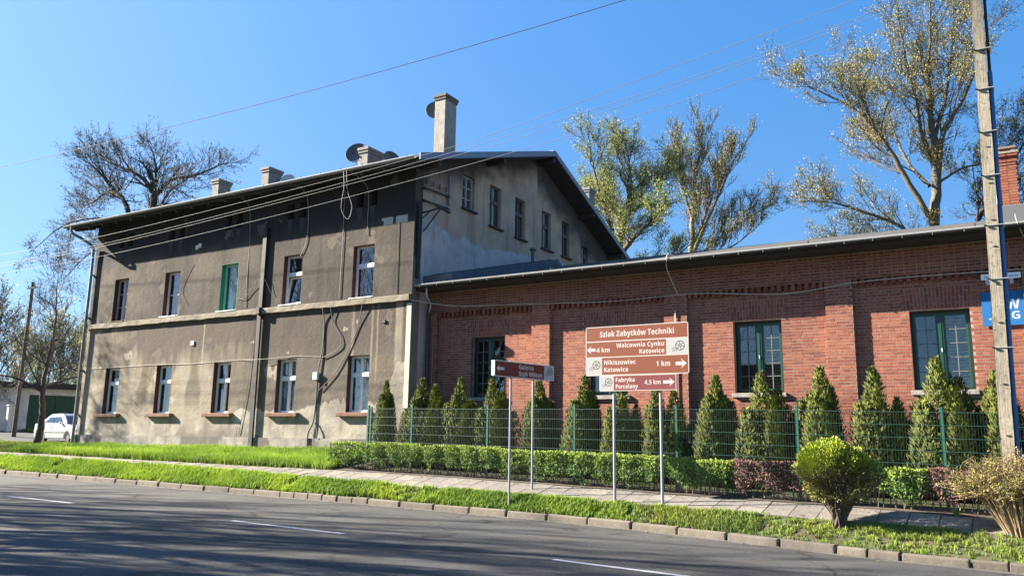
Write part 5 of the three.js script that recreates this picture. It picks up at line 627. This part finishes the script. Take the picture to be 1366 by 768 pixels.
// ---------------------------------------------------------------- trees
// limbs are given as points; twigs grow from them by chance, leaves sit on the twig ends
function Tree(seed, o) {
  const r = rng(seed), W = Wood(), L = Leaves(); let budget = o.budget ?? 5200;
  const bend = (d, k, up) => nrm([d[0] + k * (r() - 0.5) * 2, d[1] + k * (r() - 0.5) * 2 + up, d[2] + k * (r() - 0.5) * 2]);
  const leafAt = (p, d) => { for (let k = 0; k < (o.leaves ?? 2); k++) { if (r() > (o.leafP ?? 0.7)) continue; const e = rdir(r), s = (o.leaf ?? 0.08) * (0.6 + 0.8 * r()), c = o.leafCol, b = 0.65 + 0.7 * r(), y = r(); const q = o.spread ?? 0.22; L.add([p[0] + q * (r() - 0.5), p[1] + q * (r() - 0.5), p[2] + q * (r() - 0.5)], nrm([e[0] + d[0] * 0.5, e[1] - 0.1, e[2] + d[2] * 0.5]), rdir(r), s * 0.42, s, [lerp(c[0][0], c[1][0], y) * b, lerp(c[0][1], c[1][1], y) * b, lerp(c[0][2], c[1][2], y) * b]); } };
  function grow(p, d, len, rad, lev) {
    if (budget-- < 0) return; const n = lev > 2 ? 2 : lev > 1 ? 3 : 5, pts = [p], rads = [rad]; let q = p, e = d; const dirs = [d];
    for (let i = 1; i <= n; i++) { e = bend(e, o.wild ?? 0.22, o.up ?? 0.06); q = [q[0] + (e[0] * len) / n, q[1] + (e[1] * len) / n, q[2] + (e[2] * len) / n]; pts.push(q); rads.push(rad * lerp(1, 0.42, i / n)); dirs.push(e); }
    W.tube(pts, rads, rad > 0.05 ? 6 : rad > 0.02 ? 4 : 3);
    if (lev >= (o.levels ?? 4)) { leafAt(q, e); if (r() < 0.6) leafAt(pts[1], e); return; }
    const kids = (o.kids ?? [5, 5, 4, 3])[lev] ?? 3; for (let k = 0; k < kids; k++) { const t = 0.22 + 0.78 * ((k + r()) / kids), i = Math.min(n - 1, Math.floor(t * n)), f = t * n - i, b = [0, 1, 2].map((m) => lerp(pts[i][m], pts[i + 1][m], f)); const side = rdir(r), sp = (o.angle ?? 0.75) * (0.7 + 0.6 * r()), dd = nrm([dirs[i][0] + side[0] * sp, dirs[i][1] + side[1] * sp + (o.lift ?? 0.12), dirs[i][2] + side[2] * sp]); grow(b, dd, len * (o.ratio ?? 0.56) * (0.75 + 0.5 * r()), Math.max(o.minR ?? 0.006, lerp(rad, rad * 0.42, t) * 0.56), lev + 1); }
    grow(q, bend(e, 0.2, 0.05), len * (o.ratio ?? 0.56), Math.max(o.minR ?? 0.006, rad * 0.42), lev + 1);
  }
  const limb = (pts, r0, r1, kids = 7, len = 2.6, from = 0.15, lev = 1) => { budget = 1e6; // a drawn limb, smoothed, with side branches
    const c = new THREE.CatmullRomCurve3(pts.map((p) => V(...p)), false, 'centripetal'), n = pts.length * 5, P = c.getPoints(n).map((v, i) => [v.x + 0.35 * r0 * (r() - 0.5), v.y, v.z + 0.35 * r0 * (r() - 0.5)]); W.tube(P, P.map((_, i) => lerp(r0, r1, i / n)), r0 > 0.1 ? 9 : 6);
    for (let k = 0; k < kids; k++) { const t = from + (1 - from) * ((k + r()) / kids), i = Math.min(n - 1, Math.floor(t * n)), d = nrm([P[i + 1][0] - P[i][0], P[i + 1][1] - P[i][1], P[i + 1][2] - P[i][2]]), s = rdir(r), sp = (o.angle ?? 0.75); grow(P[i], nrm([d[0] * 0.8 + s[0] * sp, d[1] * 0.8 + s[1] * sp + (o.lift ?? 0.15), d[2] * 0.8 + s[2] * sp]), len * (0.6 + 0.6 * r()) * lerp(1.1, 0.7, t), Math.max(0.012, lerp(r0, r1, t) * 0.42), lev); }
    const e = P[n], f = P[n - 1]; grow(e, nrm([e[0] - f[0], e[1] - f[1], e[2] - f[2]]), len * 0.8, r1, lev);
  };
  const bush = (p, R, m) => { for (let k = 0; k < m; k++) { const e = rdir(r), q = R * Math.cbrt(r()); const c = o.leafCol, b = 0.6 + 0.6 * r(); L.add([p[0] + e[0] * q, p[1] + e[1] * q, p[2] + e[2] * q], rdir(r), rdir(r), 0.04, 0.11, [c[1][0] * b * 0.9, c[1][1] * b * 0.8, c[1][2] * b * 0.8]); } };
  return { limb, grow, bush, W, L, r, put(t, bk) { part('trunk', W.geo(), bk, t); if (L.n) stuff(part('crown', L.geo(), leafMat(0.6, 0.25), t)); return t; } };
}
const Z = (pts, z, w = 0) => pts.map(([x, y, dz], i) => [x, y, z + (dz ?? 0) + w * i]);
const groundBack = 0.3;
const barkGrey = bark(0.13, 0.112, 0.082), barkDark = bark(0.05, 0.043, 0.04), barkBrown = bark(0.11, 0.092, 0.066), barkPop = bark(0.19, 0.165, 0.12);
{ // the big tree behind the brick roof, right
  const T = Tree(401, { leaves: 4, leafP: 0.7, leaf: 0.07, leafCol: [[0.24, 0.215, 0.05], [0.33, 0.285, 0.07]], levels: 4, kids: [4, 4, 3, 3], budget: 9000, ratio: 0.55, wild: 0.25, lift: 0.18, spread: 0.4, minR: 0.011 }), z = -28;
  T.limb(Z([[13.0, 0.2], [13.2, 6], [13.25, 11.9], [13.5, 14.9], [13.52, 16.8]], z), 0.341, 0.198, 4, 1.87, 0.75);
  T.limb(Z([[13.52, 16.8], [13.46, 18.8], [13.54, 21], [13.8, 23.1], [13.9, 25.4]], z), 0.166, 0.0385, 15, 2.43);
  T.limb(Z([[13.05, 12.5, 0.3], [12.1, 14.6, 0.9], [11.39, 16.3, 1.4], [10.76, 17.4, 1.8], [9.88, 18.6, 2], [8.48, 19.7, 2.2], [7.33, 20.5, 2.4]], z), 0.166, 0.0275, 16, 2.34);
  T.limb(Z([[11.3, 16.4, 1.4], [10.77, 17.6, 1.2], [10.13, 19.9, 1], [9.73, 21.6, 0.8]], z), 0.0826, 0.0221, 12, 2.05);
  T.limb(Z([[13.12, 14.3, 0], [12.2, 15.9, -0.8], [11.57, 17.8, -1.4], [11.22, 19.6, -2], [10.9, 21.7, -2.4]], z), 0.11, 0.0221, 14, 2.25);
  T.limb(Z([[13.6, 14.8, 0], [14.06, 17, 0.6], [14.96, 18.3, 1], [15.72, 19.7, 1.4], [16.15, 21.5, 1.8], [16.6, 23.5, 2]], z), 0.132, 0.0275, 15, 2.34);
  T.limb(Z([[13.72, 14.5, 0], [14.79, 15.3, -0.8], [15.9, 15.7, -1.6], [17.4, 17, -2.2]], z), 0.0773, 0.0221, 11, 2.05);
  T.limb(Z([[13.3, 16, 0], [13.0, 17.1, 0.4], [12.87, 18.9, 0.7], [12.56, 21, 1], [12.4, 23.1, 1.2], [12.3, 25, 1.2]], z), 0.11, 0.0275, 14, 2.16);
  T.limb(Z([[13.53, 16.8, 0], [14.14, 19, -0.6], [14.51, 20.9, -1.1], [14.83, 23.2, -1.6], [15.1, 25.1, -1.8]], z), 0.11, 0.0275, 14, 2.25);
  T.limb(Z([[12.9, 10.4, 0.4], [11.62, 12, 1], [9.69, 13, 1.6], [8.44, 13.5, 2], [6.8, 13.7, 2.4]], z), 0.11, 0.0275, 15, 1.78); T.limb(Z([[12.9, 9.4, 0], [11.2, 10.9, -1], [9.5, 11.8, -1.5], [8, 12, -2]], z), 0.088, 0.0221, 14, 1.69);
  T.bush([13.75, 15.9, z + 0.3], 0.75, 520); T.bush([13.2, 12.5, z + 0.4], 0.45, 200); T.bush([10.9, 17, z + 1.6], 0.6, 240); T.bush([12.9, 19.6, z + 0.7], 0.5, 180); T.bush([13.5, 20.6, z], 0.5, 150);
  T.put(thing('tall_tree', 'tall poplar-like tree with yellow-green buds and clumps behind the right end of the brick roof', 'tree'), barkGrey);
}
{
  const T = Tree(411, { leaves: 1, leafP: 0.5, leaf: 0.09, leafCol: [[0.13, 0.14, 0.05], [0.2, 0.19, 0.07]], levels: 4, kids: [4, 4, 3, 3], budget: 2600, spread: 0.35, minR: 0.013 }), z = -30;
  T.limb(Z([[17.6, 0.2], [17.2, 6], [17.0, 10]], z), 0.32, 0.224, 1, 1.05, 0.9); T.limb(Z([[17.0, 10], [15.2, 12.4, 0.5], [15.9, 13.4, 0.8], [16.6, 14.6, 1.2], [18, 16.6, 1.5]], z), 0.176, 0.04, 14, 1.68); T.limb(Z([[17.0, 10], [17.9, 13], [18.3, 16], [18.6, 18.5]], z), 0.176, 0.04, 14, 1.82); T.limb(Z([[16.8, 11.4], [15.4, 14, -0.6], [15.2, 16, -1]], z), 0.08, 0.024, 8, 1.26);
  T.put(thing('bent_tree', 'dark-limbed tree behind the brick chimney at the right edge', 'tree'), barkDark);
}
{ // two trees between the house and the brick roof
  const T = Tree(421, { leaves: 5, leafP: 0.65, leaf: 0.07, leafCol: [[0.21, 0.25, 0.06], [0.33, 0.35, 0.1]], levels: 4, kids: [4, 4, 3, 3], budget: 7600, ratio: 0.56, spread: 0.5, minR: 0.012 }), z = -24;
  T.limb(Z([[-3.6, 0.2], [-3.5, 6], [-3.35, 11.8], [-3.04, 12.9], [-2.6, 14.6]], z), 0.36, 0.187, 7, 1.39, 0.7); T.limb(Z([[-2.6, 14.6], [-2.52, 15.6], [-2.65, 17], [-2.8, 18.1]], z), 0.158, 0.0432, 15, 1.52); T.limb(Z([[-3.3, 10.6, 0.4], [-2.58, 11.5, 0.8], [-0.97, 12.6, 1.4], [0.1, 13.2, 1.8]], z), 0.216, 0.0432, 15, 1.39); T.limb(Z([[-2.75, 13.7, 0], [-1.24, 15.1, -0.7], [-0.4, 16.6, -1.2]], z), 0.108, 0.036, 15, 1.46); T.limb(Z([[-3.4, 12, 0], [-3.7, 13.5, 0.8], [-4.18, 15.5, 1.2], [-4.51, 17.8, 1.5]], z), 0.144, 0.036, 16, 1.46); T.limb(Z([[-3.2, 12.3, 0], [-3.94, 14.3, -1], [-4.9, 15.5, -1.4], [-5.9, 16.6, -1.8]], z), 0.13, 0.036, 15, 1.39); T.limb(Z([[-3.45, 10, -0.4], [-4.6, 12.2, -1], [-5.6, 14, -1.4], [-6.2, 15.1, -1.6]], z), 0.13, 0.036, 15, 1.39); T.limb(Z([[-3.3, 9, 0], [-1.6, 10.2, -1], [0.2, 11.7, -1.6]], z), 0.13, 0.036, 12, 1.39);
  for (const [x, y, R] of [[-2.3, 16.1, 0.9], [-3.4, 14, 0.8], [-0.6, 12.5, 0.6], [-1.0, 16, 0.8], [-4.2, 14.5, 0.7]]) T.bush([x, y, z + 0.4], R, 170);
  T.put(thing('leafing_tree', 'broad tree with fresh green leaves just right of the gable', 'tree'), barkBrown);
}
{
  const T = Tree(431, { leaves: 3, leafP: 0.5, leaf: 0.065, leafCol: [[0.2, 0.19, 0.06], [0.3, 0.27, 0.09]], levels: 4, kids: [4, 4, 3, 3], budget: 6000, ratio: 0.58, lift: 0.45, angle: 0.5, wild: 0.16, spread: 0.4, minR: 0.012 }), z = -30;
  T.limb(Z([[-0.95, 0.2], [-0.9, 8], [-0.86, 12.3], [-0.69, 15], [-0.51, 17.4], [0.1, 19.7]], z), 0.315, 0.0375, 21, 2.01, 0.5); T.limb(Z([[-0.8, 12.3, 0], [0.54, 14.4, 0.8], [1.6, 16.2, 1.2], [2.5, 17.7, 1.5]], z), 0.15, 0.0375, 16, 1.79); T.limb(Z([[-0.8, 11.8, 0], [0.6, 13.2, -0.5], [1.85, 14.2, -1], [3.3, 15.1, -1.4]], z), 0.128, 0.0375, 16, 1.47); T.limb(Z([[-0.75, 14.7, 0], [-1.21, 17, 0.6], [-1.51, 19.1, 0.9]], z), 0.112, 0.03, 14, 1.55); T.limb(Z([[-0.85, 11, 0], [0.6, 11.8, 0.8], [2.4, 12.4, 1.4], [3.4, 12.9, 1.8]], z), 0.09, 0.03, 12, 1.24); T.limb(Z([[-0.85, 12.7, 0], [0.1, 15.4, -0.6], [0.9, 18.1, -0.8]], z), 0.0975, 0.03, 13, 1.55);
  T.put(thing('slender_tree', 'pale slender upright tree with sparse buds in the middle of the skyline', 'tree'), barkPop);
}
{ // the bare tree beyond the left part of the house roof
  const T = Tree(441, { leaves: 1, leafP: 0.4, leaf: 0.15, leafCol: [[0.1, 0.085, 0.04], [0.17, 0.15, 0.07]], levels: 4, kids: [4, 4, 3, 2], budget: 8500, ratio: 0.58, wild: 0.3, spread: 0.7, minR: 0.016, lift: 0.1 }), z = -26;
  T.limb(Z([[-52, 0.5], [-51.4, 10], [-51.0, 18], [-51.1, 22.4]], z), 0.465, 0.31, 4, 2.85, 0.75); T.limb(Z([[-51.1, 22.4], [-51.96, 23.9, 0.6], [-55.2, 25.6, 1.2], [-58, 26.8, 1.6]], z), 0.248, 0.0558, 16, 2.56); T.limb(Z([[-51.15, 22.2], [-50, 23.9, -0.8], [-47.3, 24.2, -1.4], [-44.8, 25, -2]], z), 0.223, 0.0558, 14, 2.43); T.limb(Z([[-51.1, 22.4], [-51.2, 25, 0], [-51.5, 26.8, 0.4]], z), 0.186, 0.0496, 12, 2.14); T.limb(Z([[-51.2, 17, 0], [-49, 19.6, 1.2], [-46, 21.6, 2], [-43.8, 22, 2.4]], z), 0.174, 0.0496, 13, 2.14);
  T.limb(Z([[-53.2, 0.5], [-53.6, 10], [-54.3, 18], [-55.0, 21.5], [-56.1, 22.9], [-57.5, 23.8]], z), 0.372, 0.174, 7, 2.85, 0.7); T.limb(Z([[-57.5, 23.8], [-58.8, 25.6, 0.8], [-60.3, 26.8, 1.2]], z), 0.155, 0.0496, 13, 2.28); T.limb(Z([[-57.3, 23.6], [-60.3, 24.2, -0.8], [-63.2, 23.8, -1.4], [-66, 24.4, -2]], z), 0.149, 0.0496, 16, 2.43); T.limb(Z([[-55, 20.5], [-58.5, 20.8, 1.4], [-62, 20.2, 2.2], [-64.5, 18.2, 3]], z), 0.11, 0.03, 16, 2.28); T.limb(Z([[-54.4, 17.4], [-58, 17.6, 1], [-61.5, 15.2, 1.6]], z), 0.09, 0.03, 13, 2.14);
  T.put(thing('bare_tree', 'wide dark bare tree rising above the left part of the house roof', 'tree'), barkDark);
}
{ // small dark tree in front of the parked car
  const T = Tree(451, { leaves: 1, leafP: 0.15, leaf: 0.05, leafCol: [[0.12, 0.13, 0.05], [0.18, 0.2, 0.07]], levels: 4, kids: [5, 5, 4, 3], budget: 4200, ratio: 0.55, lift: 0.16, angle: 0.9, minR: 0.008 });
  const x = -20.9, z = -0.7, y = ground(x, z) - 0.05; T.limb([[x, y, z], [x + 0.04, y + 1.2, z - 0.05], [x - 0.02, y + 2.4, z], [x + 0.06, y + 3.6, z], [x + 0.12, y + 5.2, z - 0.1], [x + 0.1, y + 7.2, z]], 0.17, 0.02, 16, 1.9, 0.38); T.limb([[x, y + 2.4, z], [x - 0.9, y + 3.0, z + 0.9], [x - 1.6, y + 3.1, z + 1.7]], 0.06, 0.02, 8, 1.3); T.limb([[x, y + 2.6, z], [x + 0.6, y + 3.1, z - 1.0], [x + 1.1, y + 3.2, z - 1.9]], 0.06, 0.02, 8, 1.3);
  T.put(thing('young_tree', 'small dark bare tree standing in front of the white car', 'tree'), barkDark);
}
{ // its neighbour, just outside the frame: its branches throw the net of shadows on the left end of the house
  const o = scene.getObjectByName('young_tree').clone(), H = new THREE.Group(); H.name = numbered('young_tree'); scene.add(H); for (const c of [...o.children]) { c.position.set(20.9, -ground(-20.9, -0.7), 0.7); H.add(c); }
  H.position.set(-26.6, ground(-26.6, 3.8), 3.8); H.scale.setScalar(1.2); H.rotation.y = 1.1; tag(H, 'bare young tree on the verge left of the frame, its shadow on the house corner', 'tree');
}
{ // pale trees far behind the garages: each with its own crown
  const make = (seed, col, h, up) => { const T = Tree(seed, { leaves: 2, leafP: 0.6, leaf: 0.24, leafCol: col, levels: 3, kids: [5, 5, 5], budget: 900, ratio: 0.6, lift: up, angle: 0.7, spread: 1.3, minR: 0.03 }); T.limb([[0, -1, 0], [0.1, h * 0.3, 0], [-0.1, h * 0.6, 0.1], [0.1, h * 0.82, 0]], 0.3, 0.06, 26, h * 0.26, 0.12, 1); return T; };
  const protos = [make(461, [[0.36, 0.37, 0.2], [0.5, 0.5, 0.32]], 13, 0.3), make(463, [[0.32, 0.38, 0.08], [0.42, 0.47, 0.12]], 12, 0.25), make(465, [[0.28, 0.28, 0.18], [0.42, 0.41, 0.3]], 14, 0.35)].map((T, i) => { const t = new THREE.Group(); T.put(t, i === 2 ? barkDark : barkPop); return t; });
  const at = (px, d) => { const a = 1.0845 - px * 0.00073; return [15.63 - d * Math.sin(a), 20 - d * Math.cos(a)]; };
  [[-24, 88, 2, 1.0, 'grey-twigged tree at the far left edge of the view'], [8, 92, 0, 0.9, 'pale budding tree behind the left garage'], [34, 104, 1, 0.86, 'yellow-green tree behind the thin wooden pole'], [58, 86, 0, 0.98, 'pale budding tree directly behind the small dark tree'], [84, 98, 2, 0.9, 'grey-twigged tree behind the green garage doors'], [104, 90, 1, 0.98, 'yellow-green tree half hidden by the left corner of the house'], [128, 108, 0, 0.9, 'pale tree seen just past the house downpipe'], [-50, 110, 1, 1, 'light green tree at the left end of the tree line']].forEach(([px, d, v, s, label], i) => { const t = protos[v].clone(); t.name = numbered('distant_tree'); const [x, z] = at(px, d); t.position.set(x, 0.4, z); t.rotation.y = i * 1.3; t.scale.setScalar(s * 0.86); scene.add(t); tag(t, label, 'tree', 'pale trees behind the garages'); });
  // low scrub between them
  [[-60, -26], [-66, -34], [-54, -32], [-72, -22], [-50, -38], [-78, -30], [-46, -44]].forEach(([x, z], i) => { const r = rng(470 + i), L = Leaves(); for (let k = 0; k < 1300; k++) { const e = rdir(r), n = fbm(e[0] * 2 + i + 4, e[1] * 2 + e[2] + 4, 471, 3); const q = (0.6 + 0.8 * n) * Math.cbrt(r()); L.add([e[0] * 4 * q, 1.4 + e[1] * 2.2 * q, e[2] * 3 * q], rdir(r), rdir(r), 0.1, 0.28, [0.26 + 0.16 * r(), 0.28 + 0.15 * r(), 0.13]); } const t = thing('scrub_bush', ['pale scrub bush left of the garages', 'pale scrub bush behind the left garage', 'scrub bush behind the green doors', 'scrub bush at the far left edge', 'scrub bush behind the white car', 'farthest scrub bush on the left', 'scrub bush hidden mostly by the house corner'][i], 'bush', [x, 0.6, z], 0, 'scrub behind the garages'); stuff(part('foliage', L.geo(), leafMat(), t)); });
}
{ // trees on the near side of the road: they stand outside the frame, throw the branch shadows on the asphalt and show in the windows
  const T = Tree(481, { leaves: 1, leafP: 0.08, leaf: 0.09, leafCol: [[0.12, 0.13, 0.04], [0.2, 0.2, 0.06]], levels: 3, kids: [4, 4, 3], budget: 3800, ratio: 0.56, lift: 0.2, angle: 0.7, minR: 0.02, spread: 0.3 });
  T.limb([[0, -0.3, 0], [0.1, 2.5, 0.05], [0, 5.5, 0], [0.2, 8.5, 0.1], [0, 12, 0], [0.2, 15.5, 0]], 0.35, 0.056, 18, 3.15, 0.22); T.limb([[0, 4, 0], [1.4, 6.4, 0.8], [2.2, 9, 1.2], [2.7, 12, 1.3]], 0.188, 0.056, 11, 2.52); T.limb([[0, 5, 0], [-1.2, 7.4, -0.6], [-2.1, 10, -0.8], [-2.4, 13, -0.9]], 0.188, 0.056, 11, 2.52); T.limb([[0, 3.4, 0], [-0.6, 5, 1.4], [-0.8, 8, 2.4]], 0.15, 0.056, 9, 2.31); T.limb([[0, 6, 0], [0.8, 8, -1.2], [1.0, 10.6, -1.6]], 0.138, 0.056, 9, 2.1);
  const first = thing('street_tree', 'street tree on the near side whose shadow falls at the left end of the road', 'tree', [-16, yr(-16) + 0.1, 17], 0, 'street trees on the near side'); T.put(first, barkGrey);
  [[-10.5, 17.6, 1.7, 0.96, 'second street tree from the left on the near side of the road'], [-22.5, 16.6, 3.1, 1.05, 'leftmost street tree on the near side of the road'], [-4.6, 17.4, 4.4, 1.0, 'third street tree from the left on the near side of the road'], [1.5, 18.6, 0.6, 0.95, 'street tree on the near side closest to the viewer'], [-29, 17.5, 2.2, 1.0, 'street tree far along the near side of the road'], [-13, 22.5, 5.2, 1.1, 'street tree of the second row, behind the near pavement']].forEach(([x, z, a, s, label]) => { const t = first.clone(); t.name = numbered('street_tree'); t.position.set(x, yr(x) + 0.1, z); t.rotation.y = a; t.scale.setScalar(s); t.userData.label = label; scene.add(t); });
}
// ---------------------------------------------------------------- left background: car, garages, wooden pole
{
  const t = thing('white_car', 'white saloon car parked beyond the left corner of the house', 'car', [-26.5, ground(-26.5, -5.55) + 0.03, -5.55], -0.08);
  const white = new THREE.MeshPhysicalMaterial({ color: rgb(0.34, 0.35, 0.36), roughness: 0.3, clearcoat: 0.8, clearcoatRoughness: 0.08 }), carGlass = new THREE.MeshPhysicalMaterial({ color: rgb(0.03, 0.05, 0.08), roughness: 0.05, ior: 1.4 }), rubber = mat(0.02, 0.02, 0.021, 0.9), trim = mat(0.035, 0.035, 0.037, 0.6), alloy = mat(0.35, 0.36, 0.37, 0.35, { metalness: 0.6 });
  const ext = (pts, d, bev) => { const s = new THREE.Shape(); s.moveTo(...pts[0]); for (const p of pts.slice(1)) (p.length === 4 ? s.quadraticCurveTo(p[0], p[1], p[2], p[3]) : s.lineTo(p[0], p[1])); s.closePath(); const g = new THREE.ExtrudeGeometry(s, { depth: d - 2 * bev, bevelEnabled: true, bevelSize: bev, bevelThickness: bev, bevelSegments: 3, curveSegments: 8 }); g.translate(0, 0, -(d - 2 * bev) / 2); return g; };
  const arch = (cx, y) => { const o = []; for (let k = 0; k <= 10; k++) { const a = Math.PI * (1 - k / 10); o.push([cx + 0.36 * Math.cos(a), y + 0.36 * Math.sin(a)]); } return o; };
  const low = [[-2.12, 0.36], [-2.17, 0.62], [-2.1, 0.93], [-1.5, 0.98], [0.85, 0.94], [1.75, 0.82, 2.1, 0.68], [2.18, 0.45], [2.08, 0.25], ...arch(1.32, 0.3).reverse(), ...arch(-1.27, 0.3).reverse()]; part('body', ext(low, 1.68, 0.07), white, t);
  const cab = ext([[-1.75, 0.93], [-1.05, 1.39, -0.85, 1.415], [0.1, 1.43], [0.3, 1.4, 0.98, 0.93]], 1.42, 0.09); const p = cab.attributes.position; for (let i = 0; i < p.count; i++) { const y = p.getY(i); p.setZ(i, p.getZ(i) * (1.1 - 0.22 * clamp((y - 0.93) / 0.5))); } cab.computeVertexNormals(); part('cabin', cab, white, t);
  for (const s of [-1, 1]) { const q = (pts) => { const P = [], I = []; pts.forEach(([x, y]) => P.push(x, y, s * (0.8 - 0.15 * clamp((y - 0.93) / 0.5)))); for (let k = 1; k + 1 < pts.length; k++) I.push(0, k, k + 1); return geo(P, I).toNonIndexed(); }; const thick = (g) => g; part('side_window', thick(q([[-1.42, 0.98], [-0.42, 0.98], [-0.44, 1.35], [-0.86, 1.34]])), new THREE.MeshPhysicalMaterial({ color: rgb(0.03, 0.05, 0.08), roughness: 0.05, ior: 1.4, side: THREE.DoubleSide }), t); part('side_window', q([[-0.34, 0.98], [0.76, 0.98], [0.22, 1.35], [-0.36, 1.35]]), carGlass, t);
    part('door', [span(-0.39, -0.378, 0.34, 0.93, s * 0.838, s * 0.842), span(0.78, 0.79, 0.4, 0.93, s * 0.838, s * 0.842)].map((g) => g), trim, t); part('rub_strip', rbx(2.0, 0.05, 0.012, 0.004, 0.0, 0.56, s * 0.845), trim, t); part('door_handle', rbx(0.14, 0.025, 0.02, 0.006, -0.28, 0.83, s * 0.85), trim, t); part('wing_mirror', rbx(0.11, 0.12, 0.16, 0.03, 0.72, 1.03, s * 0.9), white, t);
    part('headlight', rbx(0.2, 0.13, 0.36, 0.04, 2.06, 0.62, s * 0.58), mat(0.5, 0.52, 0.54, 0.1), t); part('tail_light', rbx(0.1, 0.24, 0.24, 0.03, -2.1, 0.78, s * 0.62), mat(0.3, 0.01, 0.01, 0.2), t);
    for (const x of [1.32, -1.27]) { const w = sub('wheel', t); w.position.set(x, 0.3, s * 0.72); part('tyre', new THREE.TorusGeometry(0.225, 0.085, 10, 24).scale(1, 1, 1.05), rubber, w); const rim = new THREE.CylinderGeometry(0.19, 0.19, 0.1, 18); rim.rotateX(Math.PI / 2); part('rim', [rim, ...[0, 1, 2, 3, 4, 5].map((k) => bx(0.03, 0.34, 0.02, 0, 0, s * 0.06, 0, 0, k * 0.5236))], alloy, w); } }
  const scr = (pts) => { const P = pts.flat(); return geo(P, [0, 1, 2, 0, 2, 3]).toNonIndexed(); }; part('windscreen', scr([[1.13, 0.975, -0.68], [1.13, 0.975, 0.68], [0.46, 1.4, 0.55], [0.46, 1.4, -0.55]]), new THREE.MeshPhysicalMaterial({ color: rgb(0.03, 0.05, 0.08), roughness: 0.05, ior: 1.4, side: THREE.DoubleSide }), t); part('bumper', rbx(0.1, 0.16, 1.5, 0.04, 2.14, 0.36, 0), white, t);
}
{
  const wallM = conc(0.56, 0.57, 0.58), tarM = mat(0.03, 0.027, 0.026, 0.95), doorM = mat(0.012, 0.05, 0.028, 0.75);
  // the row stands at right angles to the view down the street; local x runs along the fronts
  const row = (name, label, x, z, w, h, parts) => { const t = thing(name, label, 'garage', [x, ground(x, z) - 0.1, z], 1.05); parts(t, w, h); return t; };
  row('garage', 'white garage with dark green doors and a black flat roof behind the car', -36.2, -10.2, 7.6, 2.75, (t, w, h) => { part('wall', [span(-w / 2, w / 2, 0, h, -6, -5.8), span(-w / 2, -w / 2 + 0.2, 0, h, -5.8, 0), span(w / 2 - 0.2, w / 2, 0, h, -5.8, 0), span(-w / 2 + 0.2, -1.45, 0, h, -0.2, -0.001), span(1.45, w / 2 - 0.2, 0, h, -0.2, -0.001), span(-1.45, 1.45, 2.35, h, -0.2, -0.001)], wallM, t); part('roof', [span(-w / 2 - 0.25, w / 2 + 0.25, h, h + 0.34, -6.3, 0.35)], tarM, t); for (const s of [-1, 1]) { const d = part('garage_door', s < 0 ? span(-1.44, -0.01, 0.04, 2.34, -0.14, -0.08) : span(0.01, 1.44, 0.04, 2.34, -0.14, -0.08), doorM, t); for (let k = 0; k < 5; k++) part('door_board', span(s < 0 ? -1.4 + k * 0.28 : 0.05 + k * 0.28, s < 0 ? -1.14 + k * 0.28 : 0.31 + k * 0.28, 0.08, 2.3, -0.078, -0.06), doorM, d); } });
  row('grey_garage', 'low tan and white shed at the far left edge beside the wooden pole', -40.4, -3.4, 6.2, 2.75, (t, w, h) => { part('wall', [span(-w / 2, w / 2, 0, h, -5, -4.8), span(-w / 2, -w / 2 + 0.2, 0, h, -4.8, 0), span(w / 2 - 0.2, w / 2, 0, h, -4.8, 0), span(-w / 2 + 0.2, w / 2 - 0.2, 1.95, h, -0.2, -0.001), span(1.5, w / 2 - 0.2, 0, 1.95, -0.2, -0.001), span(-w / 2 + 0.2, -1.6, 0, 1.95, -0.2, -0.001)], conc(0.5, 0.46, 0.4), t); part('roof', span(-w / 2 - 0.15, w / 2 + 0.15, h, h + 0.2, -5.2, 0.2), mat(0.4, 0.36, 0.31, 0.9), t); part('door', [span(-1.59, 1.49, 0.03, 1.94, -0.16, -0.1)], mat(0.05, 0.045, 0.04, 0.8), t); });
  const t = thing('wooden_pole', 'thin dark wooden pole by the garages on the left', 'pole', [-31.4, ground(-31.4, -5.3) - 0.2, -5.3]); part('post', rod([0, 0, 0], [0.05, 8.9, 0], 0.12, 0.085, 10), bark(0.09, 0.07, 0.055), t); part('crossarm', rbx(0.9, 0.08, 0.08, 0.01, 0.05, 8.55, 0.05), barkDark, t); for (const x of [-0.35, 0.35]) part('insulator', new THREE.CylinderGeometry(0.03, 0.045, 0.12, 8).translate(0.05 + x, 8.66, 0.05), mat(0.3, 0.28, 0.25, 0.4), t);
  const g = thing('gate_post', 'white concrete gate post at the corner of the garage', 'post', [-35.1, ground(-35.1, -6.9) - 0.1, -6.9]); part('post', rbx(0.25, 1.6, 0.25, 0.02, 0, 0.8, 0), wallM, g); part('post_cap', rbx(0.33, 0.08, 0.33, 0.02, 0, 1.64, 0), wallM, g);
}
renderer.render(scene, camera);
